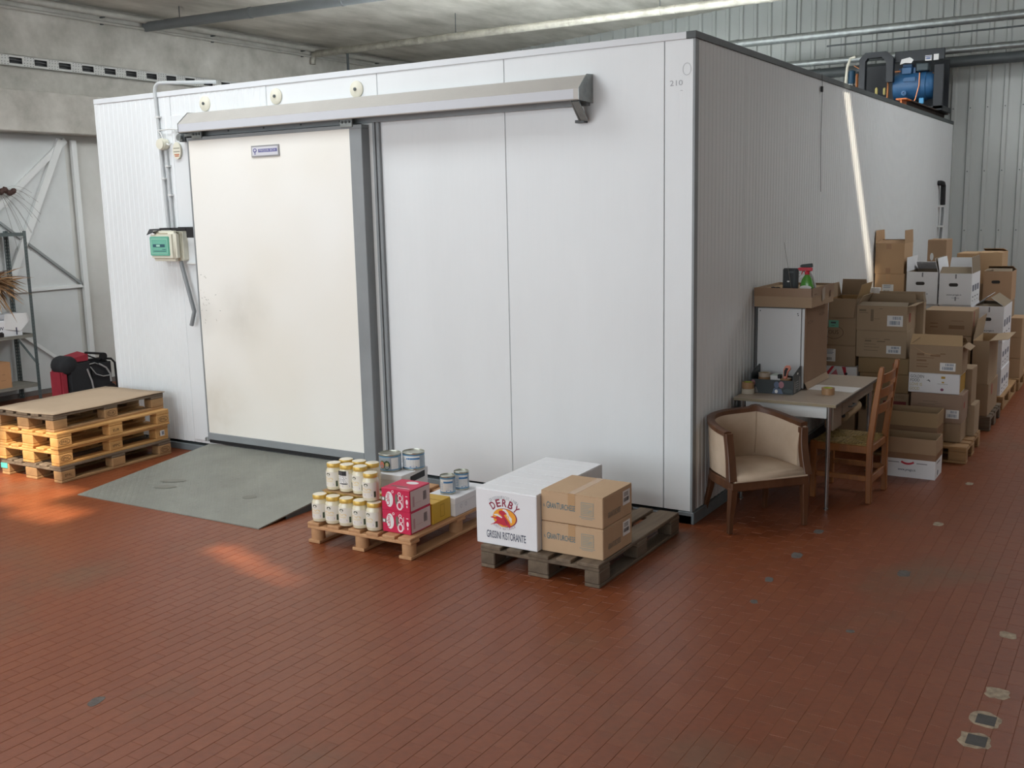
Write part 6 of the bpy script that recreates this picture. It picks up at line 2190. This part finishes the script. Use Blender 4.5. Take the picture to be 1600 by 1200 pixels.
carton('brown carton directly under the one with the dark hand hole', 0.96, 1.262, 6.5, 6.93, 0.7, 1.039, K_BROWN)
carton('brown carton low under the far right hand-hole carton', 0.96, 1.262, 6.5, 6.93, Z0, 0.699, K_BROWN)
for i, (z0, z1, s) in enumerate(((Z0, 0.378, 'lowest'), (0.3785, 0.614, 'middle'), (0.6145, 0.845, 'top'))):
    carton('%s of the three small light brown cartons at the far right edge' % s, 1.27, 1.40, 6.52, 6.92, z0, z1, card('edge_tan', '#b89a7a'), group='small cartons at the far right')

# ------------------------------------------------------------------ shelf rack on the left
M_RACK = mat('slotted_grey_steel', '#5b6564', 0.5, var=0.2, scale=8)
M_SHELF = mat('dusty_shelf', '#8b897f', 0.6, var=0.15, scale=5)
RKX, RKY = -9.34, -0.75
rk = thing('shelf_rack', 'grey slotted-angle shelf rack against the left wall', 'shelf', (RKX, RKY, 0))
RW, RL, RH = 0.4, 1.8, 2.075
for x, y, sx_, sy_ in ((0, 0, 1, 1), (RW, 0, -1, 1), (0, RL, 1, -1), (RW, RL, -1, -1)):
    b = MB()
    b.box(min(x, x + 0.04 * sx_), max(x, x + 0.04 * sx_), y - 0.002, y + 0.002, 0, RH)
    b.box(x - 0.002, x + 0.002, min(y, y + 0.04 * sy_), max(y, y + 0.04 * sy_), 0, RH)
    p_ = b.build('post', M_RACK, rk)
    b = MB()
    for i in range(50):
        z = 0.03 + i * 0.04
        b.box(x + sx_ * 0.015, x + sx_ * 0.027, y - 0.0028, y + 0.0028, z, z + 0.018)
        b.box(x - 0.0028, x + 0.0028, y + sy_ * 0.014, y + sy_ * 0.026, z, z + 0.018)
    b.build('slots', M_DGREY if x else mat('light_slot', '#9aa09c', 0.6), p_, kind='stuff')
for z in (0.21, 0.82, 2.04):
    s_ = MB()
    s_.box(0.003, RW - 0.003, 0.003, RL - 0.003, z, z + 0.003)
    s_.box(RW - 0.006, RW - 0.003, 0.003, RL - 0.003, z - 0.025, z + 0.015)
    s_.box(0.003, 0.006, 0.003, RL - 0.003, z - 0.025, z + 0.015)
    s_.box(0.003, RW - 0.003, RL - 0.006, RL - 0.003, z - 0.025, z + 0.015)
    s_.box(0.003, RW - 0.003, 0.003, 0.006, z - 0.025, z + 0.015)
    s_.build('shelf', M_SHELF if z < 2 else M_RACK, rk)
MB().bar((0.02, RL, 0.75), (RW - 0.01, RL, 0.45), 0.005, 0.03, up=(0, 1, 0)).build('brace', M_RACK, rk)
bq = thing('white_parcel', 'crumpled white parcel with dark lettering on the middle rack shelf', 'parcel', (-9.25, 0.25, 0.824))
MB().box(0, 0.27, 0, 0.66, 0, 0.2).build('box', K_WHITE, bq, bevel=0.01)
b = MB()
vs = [(0.28, 0.45, 0.28), (0.27, 0.74, 0.27), (0.275, 0.76, 0.18), (0.29, 0.62, 0.06), (0.275, 0.42, 0.1), (0.262, 0.45, 0.275), (0.255, 0.74, 0.265), (0.262, 0.76, 0.18), (0.272, 0.62, 0.06), (0.262, 0.42, 0.1)]
b.add(vs, [(0, 4, 3), (0, 3, 2, 1), (5, 8, 9), (5, 6, 7, 8), (0, 1, 6, 5), (1, 2, 7, 6), (2, 3, 8, 7), (3, 4, 9, 8), (4, 0, 5, 9)])
b.build('wrapping', M_PAPER, bq)
MB().box(0.02, 0.26, 0.1, 0.74, 0.2, 0.27).build('bundle', mat('crumpled_paper', '#c9ccd0', 0.7, bump=0.4, scale=12), bq, bevel=0.02, seg=2)
fr = Frame((0.2705, 0, 0), (0, 1, 0), (0, 0, 1))
b = MB()
b.text(fr, 'OW', 0.36, 0.09, 0.04, 0.001, 0, width=0.12, bold=0.04)
b.rect(fr, 0.56, 0.575, 0.02, 0.11, 0.02, 0)
b.build('dark_print', M_NAVY, bq)
bc = thing('black_case', 'small black case in front of the white parcel on the rack', 'case', (-8.975, 0.15, 0.824))
MB().box(0, 0.03, 0, 0.5, 0, 0.07).build('case_body', M_BLACK, bc, bevel=0.012, seg=2)
oc = thing('orange_carton', 'orange-brown carton on the low rack shelf', 'carton', (-9.26, 0.2, 0.2135))
MB().box(0, 0.29, 0, 0.5, 0, 0.31).build('body', card('orange_tan', '#bd9068'), oc, bevel=0.004)
MB().box(0.0, 0.143, 0, 0.5, 0.31, 0.314).build('top_flap', card('orange_tan', '#bd9068'), oc)
MB().box(0.147, 0.29, 0, 0.5, 0.31, 0.314).build('top_flap', card('orange_tan', '#bd9068'), oc)
fr = Frame((0.29, 0, 0), (0, 1, 0), (0, 0, 1))
b = MB()
b.rect(fr, 0.36, 0.42, 0.1, 0.105, 0.001)
b.rect(fr, 0.38, 0.42, 0.17, 0.175, 0.001)
b.build('small_print', M_FAINT, oc)
# dried palm bunch hanging in the rack
M_DRY = mat('dried_palm_leaf', '#b08d66', 0.8, color2='#8a6847', scale=7, island=0.2)
db = thing('dried_bunch', 'bunch of dried tan leaves hanging in the rack from its top shelf', 'dried plant', (-9.08, 0.62, 1.5))
r = random.Random(12)
b = MB()
for i in range(150):
    th_ = r.uniform(-0.5, 2 * PI)
    el = r.uniform(-0.9, 0.55)
    ln = r.uniform(0.22, 0.46)
    dirv = Vector((0.55 * math.cos(th_) * math.cos(el), math.sin(th_ * 0.5) * math.cos(el) * 1.0, math.sin(el) * 0.7))
    dirv.normalize()
    side = dirv.cross(Vector((r.uniform(-1, 1), r.uniform(-1, 1), 1))).normalized()
    w_ = r.uniform(0.006, 0.014)
    o_ = Vector((r.uniform(-0.05, 0.05), r.uniform(-0.12, 0.12), r.uniform(-0.05, 0.05)))
    pts = [o_ + dirv * ln * f + Vector((0, 0, -0.18 * f * f * ln)) for f in (0, 0.35, 0.7, 1.0)]
    ws = [w_ * 0.5, w_, w_ * 0.8, 0.0008]
    vs = []
    for p, q in zip(pts, ws):
        vs += [p - side * q, p + side * q]
    b.add(vs, [(0, 1, 3, 2), (2, 3, 5, 4), (4, 5, 7, 6)])
b.build('leaves', M_DRY, db, kind='stuff')
MB().tube([(0, 0, -0.02), (0.0, 0.0, 0.25), (0, 0, 0.54)], 0.004, 5).build('hanging_string', M_DGREY, db)
MB().lathe([(0.03, -0.05), (0.04, 0.0), (0.03, 0.05)], 10).build('binding', mat('raffia', '#cbb38a', 0.8), db)

# ------------------------------------------------------------------ folded pushchair behind the stacked pallets
st = thing('folded_pushchair', 'folded black and red pushchair standing behind the stacked pallets', 'pushchair', (-8.45, 1.3, 0), math.radians(0))
M_BFAB = mat('black_fabric', '#2a2c2f', 0.85, var=0.2, scale=6)
M_RFAB = mat('red_fabric', '#a52f3e', 0.8, var=0.2, scale=9)
M_SILV = mat('silver_piping', '#b3b4b4', 0.4, 0.3)
b = MB()
b.lathe([(0.0, 0), (0.08, 0.0), (0.107, 0.015), (0.115, 0.045), (0.115, 0.175), (0.107, 0.205), (0.08, 0.22), (0.0, 0.225)], 18, Matrix.Translation((-0.1, -0.25, 0.47)) @ Matrix.Rotation(PI / 2, 4, 'Y') @ Matrix.Diagonal((1, 1.1, 1, 1)))
b.build('hood_roll', M_BFAB, st, smooth='all')
MB().box(-0.1, 0.12, -0.28, 0.06, 0.1, 0.52).build('side_bag', M_BFAB, st, bevel=0.04, seg=3, smooth=True)
MB().box(-0.12, 0.1, -0.37, -0.27, 0.05, 0.42).build('red_panel', M_RFAB, st, bevel=0.02, seg=2)
b = MB()
b.add([(-0.1, -0.18, 0.57), (-0.1, 0.02, 0.6), (0.1, 0.02, 0.58), (0.1, -0.18, 0.55), (-0.1, -0.18, 0.53), (-0.1, 0.02, 0.5), (0.1, 0.02, 0.5), (0.1, -0.18, 0.5)],
      [(0, 3, 2, 1), (4, 5, 6, 7), (0, 1, 5, 4), (1, 2, 6, 5), (2, 3, 7, 6), (3, 0, 4, 7)])
b.build('red_top', M_RFAB, st)
b = MB()
b.box(-0.08, 0.1, 0.0, 0.38, 0.08, 0.5)
b.build('seat_bag', M_BFAB, st, bevel=0.06, seg=3, smooth=True)
b = MB()
b.tube([(0.12, -0.02, 0.4), (0.125, 0.03, 0.24), (0.12, 0.05, 0.12)], 0.011, 6)
b.tube([(0.115, 0.03, 0.42), (0.12, 0.1, 0.32), (0.12, 0.2, 0.28), (0.12, 0.3, 0.28)], 0.007, 6)
b.tube([(0.11, 0.16, 0.44), (0.12, 0.25, 0.38), (0.12, 0.3, 0.3), (0.115, 0.31, 0.2)], 0.011, 6)
b.tube([(0.11, 0.0, 0.45), (0.115, 0.1, 0.46), (0.11, 0.14, 0.44)], 0.006, 6)
b.build('silver_trim', M_SILV, st, smooth=True)
b = MB()
b.tube([(0.08, 0.0, 0.595), (0.08, 0.26, 0.55), (0.07, 0.3, 0.52)], 0.014, 8)
b.tube([(0.08, 0.2, 0.5), (0.08, 0.36, 0.475), (0.08, 0.41, 0.42), (0.08, 0.42, 0.1)], 0.014, 8)
b.tube([(0.08, 0.02, 0.56), (0.08, 0.2, 0.48)], 0.01, 6)
b.lathe([(0.0, -0.02), (0.045, -0.02), (0.045, 0.02), (0.0, 0.02)], 12, Matrix.Translation((0.08, 0.25, 0.52)) @ Matrix.Rotation(PI / 2, 4, 'Y'))
b.build('folding_frame', M_BLACK, st, smooth=True)
for x, y in ((-0.1, -0.2), (0.1, -0.2), (-0.1, 0.3), (0.1, 0.3)):
    b = MB()
    b.lathe([(0.045, -0.018), (0.085, -0.02), (0.09, -0.01), (0.09, 0.01), (0.085, 0.02), (0.045, 0.018)], 18, Matrix.Translation((x, y, 0.09)) @ Matrix.Rotation(PI / 2, 4, 'Y'))
    b.lathe([(0.0, -0.012), (0.046, -0.014), (0.046, 0.014), (0.0, 0.012)], 10, Matrix.Translation((x, y, 0.09)) @ Matrix.Rotation(PI / 2, 4, 'Y'))
    b.build('wheel', M_BLACK, st, smooth=True)
